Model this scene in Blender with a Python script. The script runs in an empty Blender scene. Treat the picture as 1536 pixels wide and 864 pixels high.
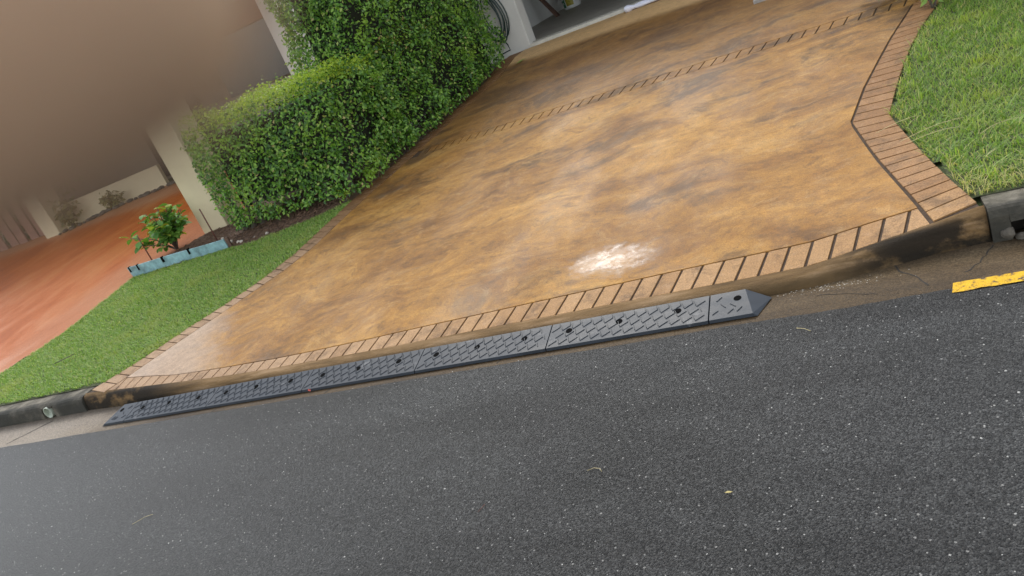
import bpy, bmesh, math, random
import numpy as np
from mathutils import Vector, Matrix, noise as mnoise

random.seed(7); rng = np.random.default_rng(7)
scene = bpy.context.scene
COL = scene.collection
R = math.radians

# ------------------------------------------------------------------ camera
CAM = np.array([0.0, 0.0, 1.65])
CR = np.array([[0.87316998, -0.18936217, -0.44912821],
               [0.32159194, -0.46860269, 0.82279411],
               [-0.36626876, -0.86287513, -0.34827246]])   # lens frame (right, down, forward) -> world
cam_d = bpy.data.cameras.new('camera'); cam = bpy.data.objects.new('camera', cam_d); COL.objects.link(cam)
rt, dn, fw = CR[:, 0], CR[:, 1], CR[:, 2]
cam.matrix_world = Matrix(((rt[0], -dn[0], -fw[0], CAM[0]), (rt[1], -dn[1], -fw[1], CAM[1]),
                           (rt[2], -dn[2], -fw[2], CAM[2]), (0, 0, 0, 1)))
cam_d.sensor_width = 36.0; cam_d.lens = 1110 / 1536 * 36
cam_d.clip_start = 0.002; cam_d.clip_end = 600
cam_d.dof.use_dof = True; cam_d.dof.focus_distance = 4.0; cam_d.dof.aperture_fstop = 7.8
scene.camera = cam

# ------------------------------------------------------------------ sky and sun (bright overcast after rain)
SUN_EL, SUN_AZ = R(41), R(-24)          # azimuth from +Y towards +X
w = bpy.data.worlds.new('World'); scene.world = w; w.use_nodes = True
nt = w.node_tree; nt.nodes.clear()
sky = nt.nodes.new('ShaderNodeTexSky'); sky.sky_type = 'NISHITA'; sky.sun_disc = False
sky.sun_elevation = SUN_EL; sky.sun_rotation = SUN_AZ
sky.air_density = 1.0; sky.dust_density = 1.0; sky.ozone_density = 1.0
hs = nt.nodes.new('ShaderNodeHueSaturation'); hs.inputs['Saturation'].default_value = 0.28
bg = nt.nodes.new('ShaderNodeBackground'); bg.inputs['Strength'].default_value = 0.15
ow = nt.nodes.new('ShaderNodeOutputWorld')
nt.links.new(sky.outputs[0], hs.inputs['Color']); nt.links.new(hs.outputs[0], bg.inputs[0]); nt.links.new(bg.outputs[0], ow.inputs[0])
sd = bpy.data.lights.new('sun', 'SUN'); sd.energy = 0.75; sd.angle = R(26); sd.color = (1.0, 0.955, 0.88)
sun = bpy.data.objects.new('sun', sd); COL.objects.link(sun)
sdir = Vector((math.sin(SUN_AZ) * math.cos(SUN_EL), math.cos(SUN_AZ) * math.cos(SUN_EL), math.sin(SUN_EL)))
sun.rotation_euler = sdir.to_track_quat('Z', 'Y').to_euler(); sun.location = sdir * 40
vs = scene.view_settings
vs.view_transform = 'Standard'; vs.look = 'None'; vs.exposure = 1.27; vs.gamma = 1.0; vs.use_curve_mapping = False

# ------------------------------------------------------------------ terrain functions
T6 = math.tan(R(6))
XL = [-90, -5.6, -5.1, -4.5, -3.8, -3, -.5, -.3, -.14, 0, .2, .38, 90]
ZL = [.115, .115, .102, .078, .057, .047, .047, .05, .07, .088, .112, .138, .138]
def zlip(x): return np.interp(x, XL, ZL)
def ylip(x): return np.interp(x, [-5.74, -5.1, -4.2, -.3, .38], [3.345, 3.31, 3.285, 3.285, 3.345])
def hz(x, y):
    """height of drive, lawns and beds: a 6 degree slope from the kerb, level beyond the house line"""
    t = np.clip((np.asarray(y) - 3.3) / 1.4, 0, 1); fall = 1 - t * t * (3 - 2 * t)
    return .047 + T6 * (np.minimum(y, 10.35) - 3.28) + (zlip(x) - .047) * fall

# ------------------------------------------------------------------ helpers
def link(o, parent=None):
    COL.objects.link(o)
    if parent is not None: o.parent = parent
    return o
def tag(o, label=None, cat=None, group=None, kind=None):
    if label: o['label'] = label
    if cat: o['category'] = cat
    if group: o['group'] = group
    if kind: o['kind'] = kind
    return o
def empty(name, loc, rz=0.0):
    o = bpy.data.objects.new(name, None); o.empty_display_size = .1
    o.location = loc; o.rotation_euler = (0, 0, rz); return link(o)
def mesh_np(name, V, F, mat, parent=None, smooth=False, attrs=None, world=True):
    """fast mesh from arrays; F is (n,3) or (n,4). World coordinates unless world=False."""
    V = np.asarray(V, dtype=np.float32); F = np.asarray(F, dtype=np.int32)
    if parent is not None and world and tuple(parent.location) != (0, 0, 0):
        V = V - np.array(parent.location, dtype=np.float32)
    me = bpy.data.meshes.new(name); k = F.shape[1]
    me.vertices.add(len(V)); me.vertices.foreach_set('co', V.ravel())
    me.loops.add(F.size); me.loops.foreach_set('vertex_index', F.ravel())
    me.polygons.add(len(F)); me.polygons.foreach_set('loop_start', np.arange(0, F.size, k, dtype=np.int32))
    if smooth: me.polygons.foreach_set('use_smooth', np.ones(len(F), dtype=bool))
    for an, av in (attrs or {}).items():
        a = me.attributes.new(an, 'FLOAT', 'POINT'); a.data.foreach_set('value', np.asarray(av, dtype=np.float32))
    me.update(calc_edges=True); me.validate()
    me.materials.append(mat)
    return link(bpy.data.objects.new(name, me), parent)
def mesh_py(name, V, F, mat, parent=None, smooth=False):
    me = bpy.data.meshes.new(name)
    if parent is not None and tuple(parent.location) != (0, 0, 0):
        p = parent.location; V = [(v[0] - p[0], v[1] - p[1], v[2] - p[2]) for v in V]
    me.from_pydata([tuple(float(c) for c in v) for v in V], [], F); me.update()
    if smooth:
        for p_ in me.polygons: p_.use_smooth = True
    me.materials.append(mat)
    return link(bpy.data.objects.new(name, me), parent)
class MB:
    """collects pieces of one part"""
    def __init__(s): s.v = []; s.f = []
    def add(s, v, f):
        o = len(s.v); s.v += [tuple(a) for a in v]; s.f += [tuple(i + o for i in q) for q in f]; return s
    def box(s, c, size, rz=0, ry=0, rx=0):
        M = Matrix.Rotation(rz, 3, 'Z') @ Matrix.Rotation(ry, 3, 'Y') @ Matrix.Rotation(rx, 3, 'X')
        vv = []
        for sx in (-1, 1):
            for sy in (-1, 1):
                for sz in (-1, 1):
                    vv.append(tuple(Vector(c) + M @ Vector((sx * size[0] / 2, sy * size[1] / 2, sz * size[2] / 2))))
        return s.add(vv, [(0, 1, 3, 2), (4, 6, 7, 5), (0, 4, 5, 1), (2, 3, 7, 6), (0, 2, 6, 4), (1, 5, 7, 3)])
    def quadbox(s, base, z0, z1):
        n = len(base)
        vv = [(p[0], p[1], z0) for p in base] + [(p[0], p[1], z1) for p in base]
        return s.add(vv, [tuple(range(n - 1, -1, -1)), tuple(range(n, 2 * n))] + [(i, (i + 1) % n, n + (i + 1) % n, n + i) for i in range(n)])
    def tube(s, pts, rad, n=8, cap=True):
        pts = [Vector(p) for p in pts]; rings = []
        if not hasattr(rad, '__len__'): rad = [rad] * len(pts)
        up = Vector((.31, .17, .93)).normalized()
        o = len(s.v)
        for i, p in enumerate(pts):
            d = (pts[min(i + 1, len(pts) - 1)] - pts[max(i - 1, 0)]).normalized()
            a = d.cross(up); a = a.normalized() if a.length > 1e-4 else d.orthogonal().normalized()
            b = d.cross(a).normalized()
            for k in range(n):
                t = 2 * math.pi * k / n
                s.v.append(tuple(p + (a * math.cos(t) + b * math.sin(t)) * rad[i]))
        for i in range(len(pts) - 1):
            for k in range(n):
                s.f.append((o + i * n + k, o + i * n + (k + 1) % n, o + (i + 1) * n + (k + 1) % n, o + (i + 1) * n + k))
        if cap:
            s.f.append(tuple(o + k for k in range(n - 1, -1, -1))); e = o + (len(pts) - 1) * n
            s.f.append(tuple(e + k for k in range(n)))
        return s
    def build(s, name, mat, parent=None, smooth=False): return mesh_py(name, s.v, s.f, mat, parent, smooth)
def bevel(o, wdt=.004, seg=2):
    m = o.modifiers.new('bevel', 'BEVEL'); m.width = wdt; m.segments = seg; m.limit_method = 'ANGLE'; return o

# ------------------------------------------------------------------ materials
class NT:
    def __init__(s, name, rough=.6, spec=.5):
        s.m = bpy.data.materials.new(name); s.m.use_nodes = True; s.t = s.m.node_tree
        s.b = s.t.nodes['Principled BSDF']; s.b.inputs['Roughness'].default_value = rough
        s.b.inputs['Specular IOR Level'].default_value = spec
    def node(s, ty, **kw):
        n = s.t.nodes.new(ty)
        for k, v in kw.items(): setattr(n, k, v)
        return n
    def put(s, sock, v):
        if isinstance(v, bpy.types.NodeSocket): s.t.links.new(v, sock)
        elif v is not None:
            if sock.type == 'RGBA' and len(v) == 3: v = (*v, 1)
            sock.default_value = v
    def pos(s): return s.node('ShaderNodeNewGeometry').outputs['Position']
    def obj(s): return s.node('ShaderNodeTexCoord').outputs['Object']
    def rnd(s): return s.node('ShaderNodeObjectInfo').outputs['Random']
    def attr(s, n): return s.node('ShaderNodeAttribute', attribute_name=n).outputs['Fac']
    def map(s, v, loc=(0, 0, 0), rz=0, sc=(1, 1, 1)):
        n = s.node('ShaderNodeMapping'); s.put(n.inputs[0], v); n.inputs[1].default_value = loc
        n.inputs[2].default_value = (0, 0, rz); n.inputs[3].default_value = sc; return n.outputs[0]
    def noise(s, v, sc, det=4, ro=.55, dist=0):
        n = s.node('ShaderNodeTexNoise'); s.put(n.inputs['Vector'], v); n.inputs['Scale'].default_value = sc
        n.inputs['Detail'].default_value = det; n.inputs['Roughness'].default_value = ro; n.inputs['Distortion'].default_value = dist
        return n.outputs['Fac']
    def vor(s, v, sc, feat='F1', out='Color'):
        n = s.node('ShaderNodeTexVoronoi', feature=feat); s.put(n.inputs['Vector'], v); n.inputs['Scale'].default_value = sc
        return n.outputs[out]
    def sep(s, v, i):
        n = s.node('ShaderNodeSeparateXYZ'); s.put(n.inputs[0], v); return n.outputs[i]
    def ramp(s, f, stops):
        n = s.node('ShaderNodeValToRGB'); s.put(n.inputs[0], f); e = n.color_ramp.elements
        while len(e) < len(stops): e.new(.5)
        for el, (p, c) in zip(e, stops): el.position = p; el.color = (*c, 1) if hasattr(c, '__len__') else (c, c, c, 1)
        return n.outputs[0]
    def mix(s, f, a, b, mode='MIX'):
        n = s.node('ShaderNodeMix', data_type='RGBA', blend_type=mode); s.put(n.inputs[0], f); s.put(n.inputs[6], a); s.put(n.inputs[7], b); return n.outputs[2]
    def math(s, op, a, b=0.0, clamp=False):
        n = s.node('ShaderNodeMath', operation=op, use_clamp=clamp); s.put(n.inputs[0], a); s.put(n.inputs[1], b); return n.outputs[0]
    def step(s, v, a, b):
        n = s.node('ShaderNodeMapRange', interpolation_type='SMOOTHSTEP'); s.put(n.inputs[0], v); n.inputs[1].default_value = a; n.inputs[2].default_value = b; return n.outputs[0]
    def color(s, v): s.put(s.b.inputs['Base Color'], v); return s
    def rough(s, v): s.put(s.b.inputs['Roughness'], v); return s
    def bump(s, hgt, dist=.003, st=.6):
        n = s.node('ShaderNodeBump'); n.inputs['Strength'].default_value = st; n.inputs['Distance'].default_value = dist
        s.put(n.inputs['Height'], hgt); s.t.links.new(n.outputs[0], s.b.inputs['Normal']); return s

def simple(name, col, rough=.6, var=.25, sc=14, bump=0, spec=.5, metal=0):
    n = NT(name, rough, spec); p = n.pos()
    f = n.noise(p, sc, 5, .6)
    d = tuple(c * (1 - var) for c in col); l = tuple(min(1, c * (1 + var)) for c in col)
    n.color(n.ramp(f, [(.3, d), (.7, l)]))
    if bump: n.bump(n.noise(p, sc * 6, 4), bump)
    n.b.inputs['Metallic'].default_value = metal
    return n.m

def m_asphalt():
    n = NT('wet_asphalt', .5, .28); p = n.pos()
    st = n.noise(n.map(p, sc=(.35, 1.3, 1)), 1.1, 6, .62, .4)
    base = n.ramp(st, [(.3, (.018, .0178, .017)), (.5, (.033, .033, .0318)), (.72, (.054, .055, .0535))])
    cell = n.vor(p, 200); v = n.sep(cell, 0)
    base = n.mix(1.0, base, n.ramp(v, [(0, .22), (.55, .8), (.9, 1.7), (1, 2.6)]), 'MULTIPLY')
    chip = n.step(n.sep(n.vor(p, 95), 1), .97, .985)
    cd = n.vor(p, 95, out='Distance')
    chip = n.math('MULTIPLY', chip, n.math('SUBTRACT', 1.0, n.step(cd, .28, .42)))
    base = n.mix(n.math('MULTIPLY', chip, .8), base, (.30, .29, .27))
    n.color(base)
    n.rough(n.math('ADD', n.math('MULTIPLY', st, .30), n.math('ADD', n.math('MULTIPLY', v, .14), .24)))
    hgt = n.math('ADD', n.math('MULTIPLY', n.vor(p, 200, out='Distance'), -1.0), n.math('MULTIPLY', n.noise(p, 60, 4), .9))
    n.bump(hgt, .006, .8); return n.m
def m_gutter():
    n = NT('stained_gutter_concrete', .5, .18); p = n.pos()
    f = n.noise(n.map(p, sc=(.5, 2.2, 1)), 2.2, 7, .65, .3)
    c = n.ramp(f, [(.28, (.036, .022, .010)), (.5, (.082, .053, .025)), (.72, (.15, .108, .06))])
    dry = n.math('SUBTRACT', 1.0, n.step(n.math('ADD', n.sep(p, 0), n.math('MULTIPLY', n.noise(p, 2.0, 4), 1.6)), -5.2, -3.6))
    c = n.mix(n.math('MULTIPLY', dry, .65), c, (.36, .31, .25))
    edge = n.step(n.math('ADD', n.sep(p, 1), n.math('MULTIPLY', n.noise(p, 9, 4), .10)), 3.22, 3.33)
    c = n.mix(n.math('MULTIPLY', edge, .6), c, (.06, .045, .03))
    g = n.sep(n.vor(p, 190), 0)
    c = n.mix(1.0, c, n.ramp(g, [(0, .62), (1, 1.35)]), 'MULTIPLY')
    n.color(c); n.rough(n.math('ADD', n.math('MULTIPLY', f, .3), .45)); n.bump(n.noise(p, 120, 5, .7), .006, .7); return n.m
def m_kerb():
    n = NT('mossy_kerb_concrete', .8, .25); p = n.pos()
    f = n.noise(n.map(p, sc=(1, 1, 2.5)), 5, 8, .68, .3)
    c = n.ramp(f, [(.3, (.028, .025, .019)), (.48, (.085, .076, .057)), (.66, (.22, .195, .15))])
    face = n.math('SUBTRACT', 1.0, n.step(n.sep(p, 1), 3.335, 3.37))
    c = n.mix(n.math('MULTIPLY', face, n.step(n.noise(p, 3.5, 5), .36, .62)), c, (.04, .038, .03))
    rust = n.step(n.noise(n.map(p, loc=(3, 1, 0)), 4.2, 3), .66, .74)
    c = n.mix(n.math('MULTIPLY', rust, .7), c, (.42, .22, .06))
    n.color(c); n.bump(n.noise(p, 70, 6, .7), .006, .7); return n.m
def m_lip():
    n = NT('weathered_lip_concrete', .5, .1); p = n.pos()
    f = n.noise(n.map(p, sc=(.6, 4, 6)), 3, 7, .65, .3)
    c = n.ramp(f, [(.28, (.075, .045, .019)), (.5, (.20, .122, .053)), (.7, (.36, .24, .135))])
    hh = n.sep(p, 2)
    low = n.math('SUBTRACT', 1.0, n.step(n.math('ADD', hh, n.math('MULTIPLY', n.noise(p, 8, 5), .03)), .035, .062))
    c = n.mix(n.math('MULTIPLY', low, .55), c, (.085, .06, .032))  # lower part of the lip: shade put into the colour
    x = n.sep(p, 0)
    endr = n.math('MAXIMUM', n.step(x, -.35, .05), n.math('SUBTRACT', 1.0, n.step(x, -5.0, -4.3)))
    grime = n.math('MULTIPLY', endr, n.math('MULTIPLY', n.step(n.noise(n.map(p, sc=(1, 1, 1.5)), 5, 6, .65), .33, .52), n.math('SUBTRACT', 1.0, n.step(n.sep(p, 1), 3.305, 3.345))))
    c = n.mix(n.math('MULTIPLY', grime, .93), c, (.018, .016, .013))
    n.color(c); n.rough(n.math('ADD', n.math('MULTIPLY', f, .3), .55)); n.bump(n.noise(p, 60, 6, .75), .010, .8); return n.m
def m_field():
    n = NT('stained_wet_drive_concrete', .4, .38); p = n.pos()
    x, y = n.sep(p, 0), n.sep(p, 1)
    wob = n.noise(p, .7, 3)
    warp = n.node('ShaderNodeVectorMath', operation='MULTIPLY_ADD'); wn = n.node('ShaderNodeTexNoise'); n.put(wn.inputs['Vector'], p); wn.inputs['Scale'].default_value = 1.3; wn.inputs['Detail'].default_value = 5
    n.put(warp.inputs[0], wn.outputs['Color']); warp.inputs[1].default_value = (.7, .7, 0); n.put(warp.inputs[2], p); q = warp.outputs[0]
    m1 = n.map(q, rz=R(-32), sc=(.62, 1.15, 1)); f1 = n.noise(m1, 1.9, 12, .70, .2)
    c = n.ramp(f1, [(.28, (.13, .052, .008)), (.41, (.245, .108, .018)), (.53, (.36, .172, .030)), (.67, (.48, .255, .058))])
    m2 = n.map(q, loc=(4.1, 2.2, 0), rz=R(-28), sc=(.75, 1.35, 1)); f2 = n.noise(m2, 1.7, 12, .72, .2)
    c = n.mix(n.math('MULTIPLY', n.math('MINIMUM', 1.25, n.math('ADD', n.step(f2, .52, .67), n.math('MULTIPLY', n.step(y, 4.6, 7.4), n.step(f2, .44, .60)))), .62), c, (.060, .028, .009))
    m3 = n.map(q, loc=(9.3, 5.2, 0), rz=R(-25), sc=(.7, 1.25, 1)); f3 = n.noise(m3, 1.6, 12, .72, .2)
    c = n.mix(n.math('MULTIPLY', n.step(f3, .55, .70), .60), c, (.17, .115, .066))
    m4 = n.map(q, loc=(2.3, 9.2, 0), rz=R(-32), sc=(.7, 1.3, 1)); f4 = n.noise(m4, 7.0, 10, .78, .1)
    c = n.mix(n.math('MULTIPLY', n.step(f4, .50, .72), .5), c, (.50, .315, .125))
    c = n.mix(n.math('MULTIPLY', n.math('SUBTRACT', 1.0, n.step(f4, .34, .48)), .60), c, (.12, .056, .016))
    # browner above the brick band, with the house's shade put into the colour
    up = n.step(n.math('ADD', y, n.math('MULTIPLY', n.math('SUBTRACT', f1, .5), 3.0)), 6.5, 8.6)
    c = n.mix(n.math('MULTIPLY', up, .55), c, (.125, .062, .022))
    # unsealed pinkish corner by the left kerb, pale apron along the garage
    dx = n.math('ADD', n.math('ADD', x, n.math('MULTIPLY', y, .72)), n.math('MULTIPLY', n.math('SUBTRACT', f1, .5), 1.1))
    pk = n.math('SUBTRACT', 1.0, n.step(dx, -2.15, -1.70))
    pk = n.math('MULTIPLY', pk, n.math('SUBTRACT', 1.0, n.step(y, 4.3, 4.9)))
    c = n.mix(n.math('MULTIPLY', pk, .85), c, (.43, .315, .225))
    ga = n.math('ADD', n.math('ADD', n.math('MULTIPLY', x, .10), y), n.math('MULTIPLY', wob, .5))
    c = n.mix(n.math('MULTIPLY', n.step(ga, 9.6, 9.95), .9), c, (.60, .38, .17))
    sp = n.noise(p, 130, 5, .8); c = n.mix(1.0, c, n.ramp(sp, [(.30, .55), (.70, 1.40)]), 'MULTIPLY')
    mid = n.noise(p, 16, 6, .7); c = n.mix(1.0, c, n.ramp(mid, [(.3, .76), (.7, 1.18)]), 'MULTIPLY')
    pit = n.math('MULTIPLY', n.math('SUBTRACT', 1.0, n.step(n.vor(p, 26, out='Distance'), .05, .16)), n.step(n.sep(n.vor(p, 26), 0), .80, .86))
    c = n.mix(n.math('MULTIPLY', pit, .75), c, (.03, .018, .01))
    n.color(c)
    wet = n.step(n.noise(n.map(p, loc=(1.3, 7.7, 0), sc=(1.2, .55, 1)), 1.05, 5, .6), .42, .66)
    # shallow film of standing water where the slope eases above the band
    qx = n.math('MULTIPLY', n.math('ADD', x, 1.42), 2.6); qy = n.math('MULTIPLY', n.math('SUBTRACT', y, 3.72), 3.2)
    rr = n.math('ADD', n.math('ADD', n.math('MULTIPLY', qx, qx), n.math('MULTIPLY', qy, qy)), n.math('ADD', n.math('MULTIPLY', mid, 1.1), n.math('MULTIPLY', n.math('SUBTRACT', f1, .5), 3.0)))
    pud = n.math('SUBTRACT', 1.0, n.step(rr, .20, 1.15))
    ro = n.math('SUBTRACT', n.math('ADD', .64, n.math('MULTIPLY', mid, .16)), n.math('MULTIPLY', wet, .17))
    ro = n.math('SUBTRACT', ro, n.math('MULTIPLY', pud, .48), True)
    n.rough(ro)
    hgt = n.math('ADD', n.noise(p, 110, 5, .7), n.math('MULTIPLY', n.noise(n.map(p, rz=R(-34), sc=(.6, 1.6, 1)), 14, 5), 1.2))
    n.bump(n.math('MULTIPLY', hgt, n.math('SUBTRACT', 1.0, n.math('MULTIPLY', pud, .72))), .005, .6); return n.m
def m_brick():
    n = NT('stencilled_brick', .5, .2); p = n.pos(); r = n.rnd()
    y = n.sep(p, 1)
    c = n.ramp(r, [(0, (.35, .19, .074)), (.5, (.39, .22, .09)), (1, (.43, .25, .112))])
    c = n.mix(n.math('SUBTRACT', 1.0, n.step(n.sep(p, 0), -4.6, -1.6)), c, n.ramp(r, [(0, (.36, .225, .125)), (1, (.43, .28, .165))]))
    c = n.mix(n.step(y, 4.2, 6.6), c, n.ramp(r, [(0, (.19, .092, .034)), (1, (.235, .12, .048))]))
    side = n.math('MULTIPLY', n.step(n.sep(p, 0), -.35, .10), n.step(y, 3.42, 3.75))
    c = n.mix(n.math('MULTIPLY', side, .85), c, n.ramp(r, [(0, (.25, .122, .046)), (1, (.34, .18, .075))]))
    f = n.noise(p, 7, 9, .74, .3); c = n.mix(n.math('MULTIPLY', n.step(f, .46, .68), .75), c, (.14, .082, .043))
    f5 = n.noise(n.map(p, loc=(5, 3, 0)), 13, 8, .74, .2); c = n.mix(n.math('MULTIPLY', n.step(f5, .52, .70), .5), c, (.42, .27, .15))
    c = n.mix(1.0, c, n.ramp(n.noise(p, 150, 3, .7), [(.3, .6), (.7, 1.32)]), 'MULTIPLY')
    n.color(c); n.rough(n.math('ADD', n.math('MULTIPLY', f, .25), .5)); n.bump(n.noise(p, 110, 5, .7), .005, .6); return n.m
def m_leaf(name, stops, trans=.25, rough=.35, patch=None, patch_sc=2.2, lo=.56, hi=.68):
    n = NT(name, rough); a = n.attr('rnd'); c = n.ramp(a, stops)
    if patch: c = n.mix(n.step(n.noise(n.pos(), patch_sc, 3), lo, hi), c, n.mix(a, patch[0], patch[1]))
    n.color(c)
    tr = n.node('ShaderNodeBsdfTranslucent'); n.put(tr.inputs[0], n.mix(1.0, c, (1.25, 1.35, .6), 'MULTIPLY'))
    mx = n.node('ShaderNodeMixShader'); mx.inputs[0].default_value = trans
    out = n.t.nodes['Material Output']
    n.t.links.new(n.b.outputs[0], mx.inputs[1]); n.t.links.new(tr.outputs[0], mx.inputs[2]); n.t.links.new(mx.outputs[0], out.inputs[0])
    return n.m
def m_rubber():
    n = NT('wet_grey_rubber', .42, .34); p = n.pos()
    f = n.noise(n.map(p, sc=(1, 3, 1)), 4, 6, .65)
    c = n.ramp(f, [(.3, (.017, .022, .029)), (.7, (.034, .042, .053))])
    c = n.mix(n.math('MULTIPLY', n.step(n.noise(p, 9, 5, .7), .60, .72), .5), c, (.2, .2, .2))
    n.color(c); n.rough(n.math('ADD', n.math('MULTIPLY', f, .3), .34)); n.bump(n.noise(p, 120, 3), .002, .3); return n.m
def m_terracotta():
    n = NT('wet_terracotta_paving', .4, .15); p = n.pos()
    f = n.noise(n.map(p, rz=R(25), sc=(1.0, .6, 1)), 1.1, 9, .66, .3)
    c = n.ramp(f, [(.3, (.30, .066, .008)), (.5, (.42, .108, .014)), (.7, (.50, .175, .038))])
    x = n.sep(p, 0)
    bd = n.step(n.math('ADD', x, n.math('MULTIPLY', n.noise(p, .6, 3), .8)), -8.75, -8.2)
    c = n.mix(n.math('MULTIPLY', bd, .5), c, (.42, .18, .085))
    c = n.mix(n.math('MULTIPLY', n.step(n.sep(p, 1), 9.4, 10.0), .6), c, (.46, .25, .13))
    c = n.mix(1.0, c, n.ramp(n.noise(p, 60, 5, .75), [(.3, .7), (.7, 1.25)]), 'MULTIPLY')
    n.color(c); n.rough(n.math('SUBTRACT', .60, n.math('MULTIPLY', n.step(f, .4, .7), .22))); n.bump(n.noise(p, 40, 4), .003, .3); return n.m
def m_soil(name, a, b, c_):
    n = NT(name, .85); p = n.pos(); f = n.noise(p, 26, 6, .7)
    n.color(n.ramp(f, [(.3, a), (.5, b), (.72, c_)])); n.bump(n.noise(p, 40, 6, .7), .02, .9); return n.m
def m_paint():
    n = NT('yellow_road_paint', .6, .3); p = n.pos(); f = n.noise(p, 40, 5, .7)
    c = n.ramp(f, [(.36, (.05, .045, .04)), (.44, (.50, .28, .005)), (.50, (.66, .38, .003)), (.8, (.74, .46, .005))])
    n.color(c); n.bump(n.vor(p, 150, out='Distance'), .004, .5); return n.m

M = dict(
    asphalt=m_asphalt(), gutter=m_gutter(), kerb=m_kerb(), lip=m_lip(), field=m_field(), brick=m_brick(), rubber=m_rubber(), terracotta=m_terracotta(), paint=m_paint(),
    grout=simple('dark_joint', (.070, .046, .030), .8, .35, 40, .003, .2),
    black=simple('black_peg_and_bolt_hole', (.006, .006, .006), .95, .2, spec=.05),
    crack=simple('dark_crack_and_hole', (.03, .024, .018), .9, .3, 30),
    soil=m_soil('lawn_soil', (.035, .035, .014), (.06, .075, .022), (.10, .11, .04)),
    mulch=m_soil('brown_mulch', (.05, .026, .014), (.115, .062, .034), (.20, .12, .07)),
    far=m_soil('verge_ground', (.05, .07, .02), (.07, .10, .03), (.10, .13, .045)),
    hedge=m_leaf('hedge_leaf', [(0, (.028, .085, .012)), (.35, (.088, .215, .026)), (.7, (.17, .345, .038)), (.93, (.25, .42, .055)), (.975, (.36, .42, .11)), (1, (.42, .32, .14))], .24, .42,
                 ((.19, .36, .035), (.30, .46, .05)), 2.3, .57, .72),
    hedgetop=m_leaf('hedge_new_growth', [(0, (.22, .36, .03)), (.5, (.33, .47, .042)), (1, (.48, .56, .07))], .35, .5),
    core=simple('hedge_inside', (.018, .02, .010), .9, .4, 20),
    bark=simple('grey_bark', (.12, .10, .08), .85, .35, 30, .006),
    lawn=m_leaf('short_turf_blade', [(0, (.17, .295, .058)), (.5, (.265, .41, .09)), (.86, (.36, .49, .14)), (.96, (.50, .50, .20)), (1, (.62, .56, .28))], .38, .55, ((.31, .41, .10), (.42, .48, .15)), 2.6, .50, .70),
    grass=m_leaf('long_grass_blade', [(0, (.12, .24, .034)), (.45, (.215, .35, .052)), (.80, (.32, .44, .078)), (.92, (.50, .50, .17)), (1, (.66, .54, .27))], .38, .5, ((.32, .41, .06), (.45, .49, .11)), 2.4, .52, .70),
    straw=simple('dry_straw', (.58, .48, .24), .7, .2, 30),
    crop=m_leaf('bush_leaf', [(0, (.06, .17, .035)), (.5, (.13, .30, .055)), (.9, (.26, .42, .06)), (1, (.60, .38, .05))], .25, .6),
    shrub=m_leaf('shrub_leaf', [(0, (0.019, 0.065, 0.013)), (.6, (0.052, 0.156, 0.026)), (1, (0.208, 0.364, 0.039))], .2, .35),
    dull=m_leaf('ochre_shrub_leaf', [(0, (.10, .10, .02)), (.6, (.20, .19, .05)), (1, (.30, .24, .08))], .2, .5),
    cream=simple('cream_render', (.66, .56, .36), .7, .06, 3, .002),
    white=simple('off_white_render', (.62, .60, .55), .6, .05, 3, .002),
    inner=simple('grey_garage_wall', (.70, .71, .69), .7, .08, 2, .002),
    slab=simple('grey_garage_floor', (.29, .275, .23), .5, .15, 4, .002),
    strip=simple('pale_threshold', (.58, .56, .49), .6, .15, 12, .003),
    taupe=simple('taupe_wall', (.30, .25, .20), .8, .12, 2, .002),
    redwall=simple('red_brown_cladding', (.20, .075, .045), .7, .15, 3),
    glass=simple('dark_window', (.035, .04, .042), .1, .2, 2),
    frame=simple('pale_frame', (.55, .54, .50), .5, .06),
    rooft=simple('roof_tile', (.16, .07, .045), .7, .2, 5, .01),
    fence=simple('pinkish_paling', (.30, .15, .11), .75, .25, 6, .004),
    blue=simple('blue_edging', (.22, .37, .40), .6, .45, 11),
    hose=simple('dark_green_hose', (.013, .035, .030), .35, .2, 10),
    timber=simple('brown_timber', (.105, .055, .036), .6, .3, 14, .003),
    cloth=simple('white_cloth', (.72, .72, .80), .9, .05, 20, .004),
    tub=simple('white_plastic', (.70, .71, .70), .4, .04), tubgreen=simple('green_print', (.02, .14, .06), .4, .1), tubyellow=simple('olive_print', (.30, .26, .03), .4, .5, 25),
    pvc=simple('pale_pvc', (.42, .46, .37), .5, .12, 20), stone=simple('pale_stone', (.45, .40, .33), .8, .3, 30, .006),
    rock=simple('broken_concrete', (.11, .095, .073), .85, .4, 25, .01),
    rust=simple('rusty_rod', (.13, .045, .03), .7, .3, 40), chip=simple('pale_road_chip', (.40, .39, .36), .5, .4, 60),
    redleaf=simple('red_leaf', (.40, .05, .03), .5, .2, 50), yleaf=simple('straw_leaf', (.62, .52, .22), .6, .2, 50), greenleaf=simple('fresh_leaf', (.20, .33, .04), .4, .2, 40),
    grain=simple('grey_offcut', (.36, .33, .30), .7, .2, 20),
)
def m_skin():
    n = NT('skin', .5); p = n.pos()
    n.color(n.ramp(n.noise(p, 180, 4), [(.3, (.56, .36, .23)), (.7, (.64, .42, .28))]))
    n.b.inputs['Subsurface Weight'].default_value = .15; n.b.inputs['Subsurface Radius'].default_value = (.004, .0015, .0008)
    n.bump(n.noise(p, 900, 4), .0003, .4); return n.m
M['skin'] = m_skin()

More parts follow.
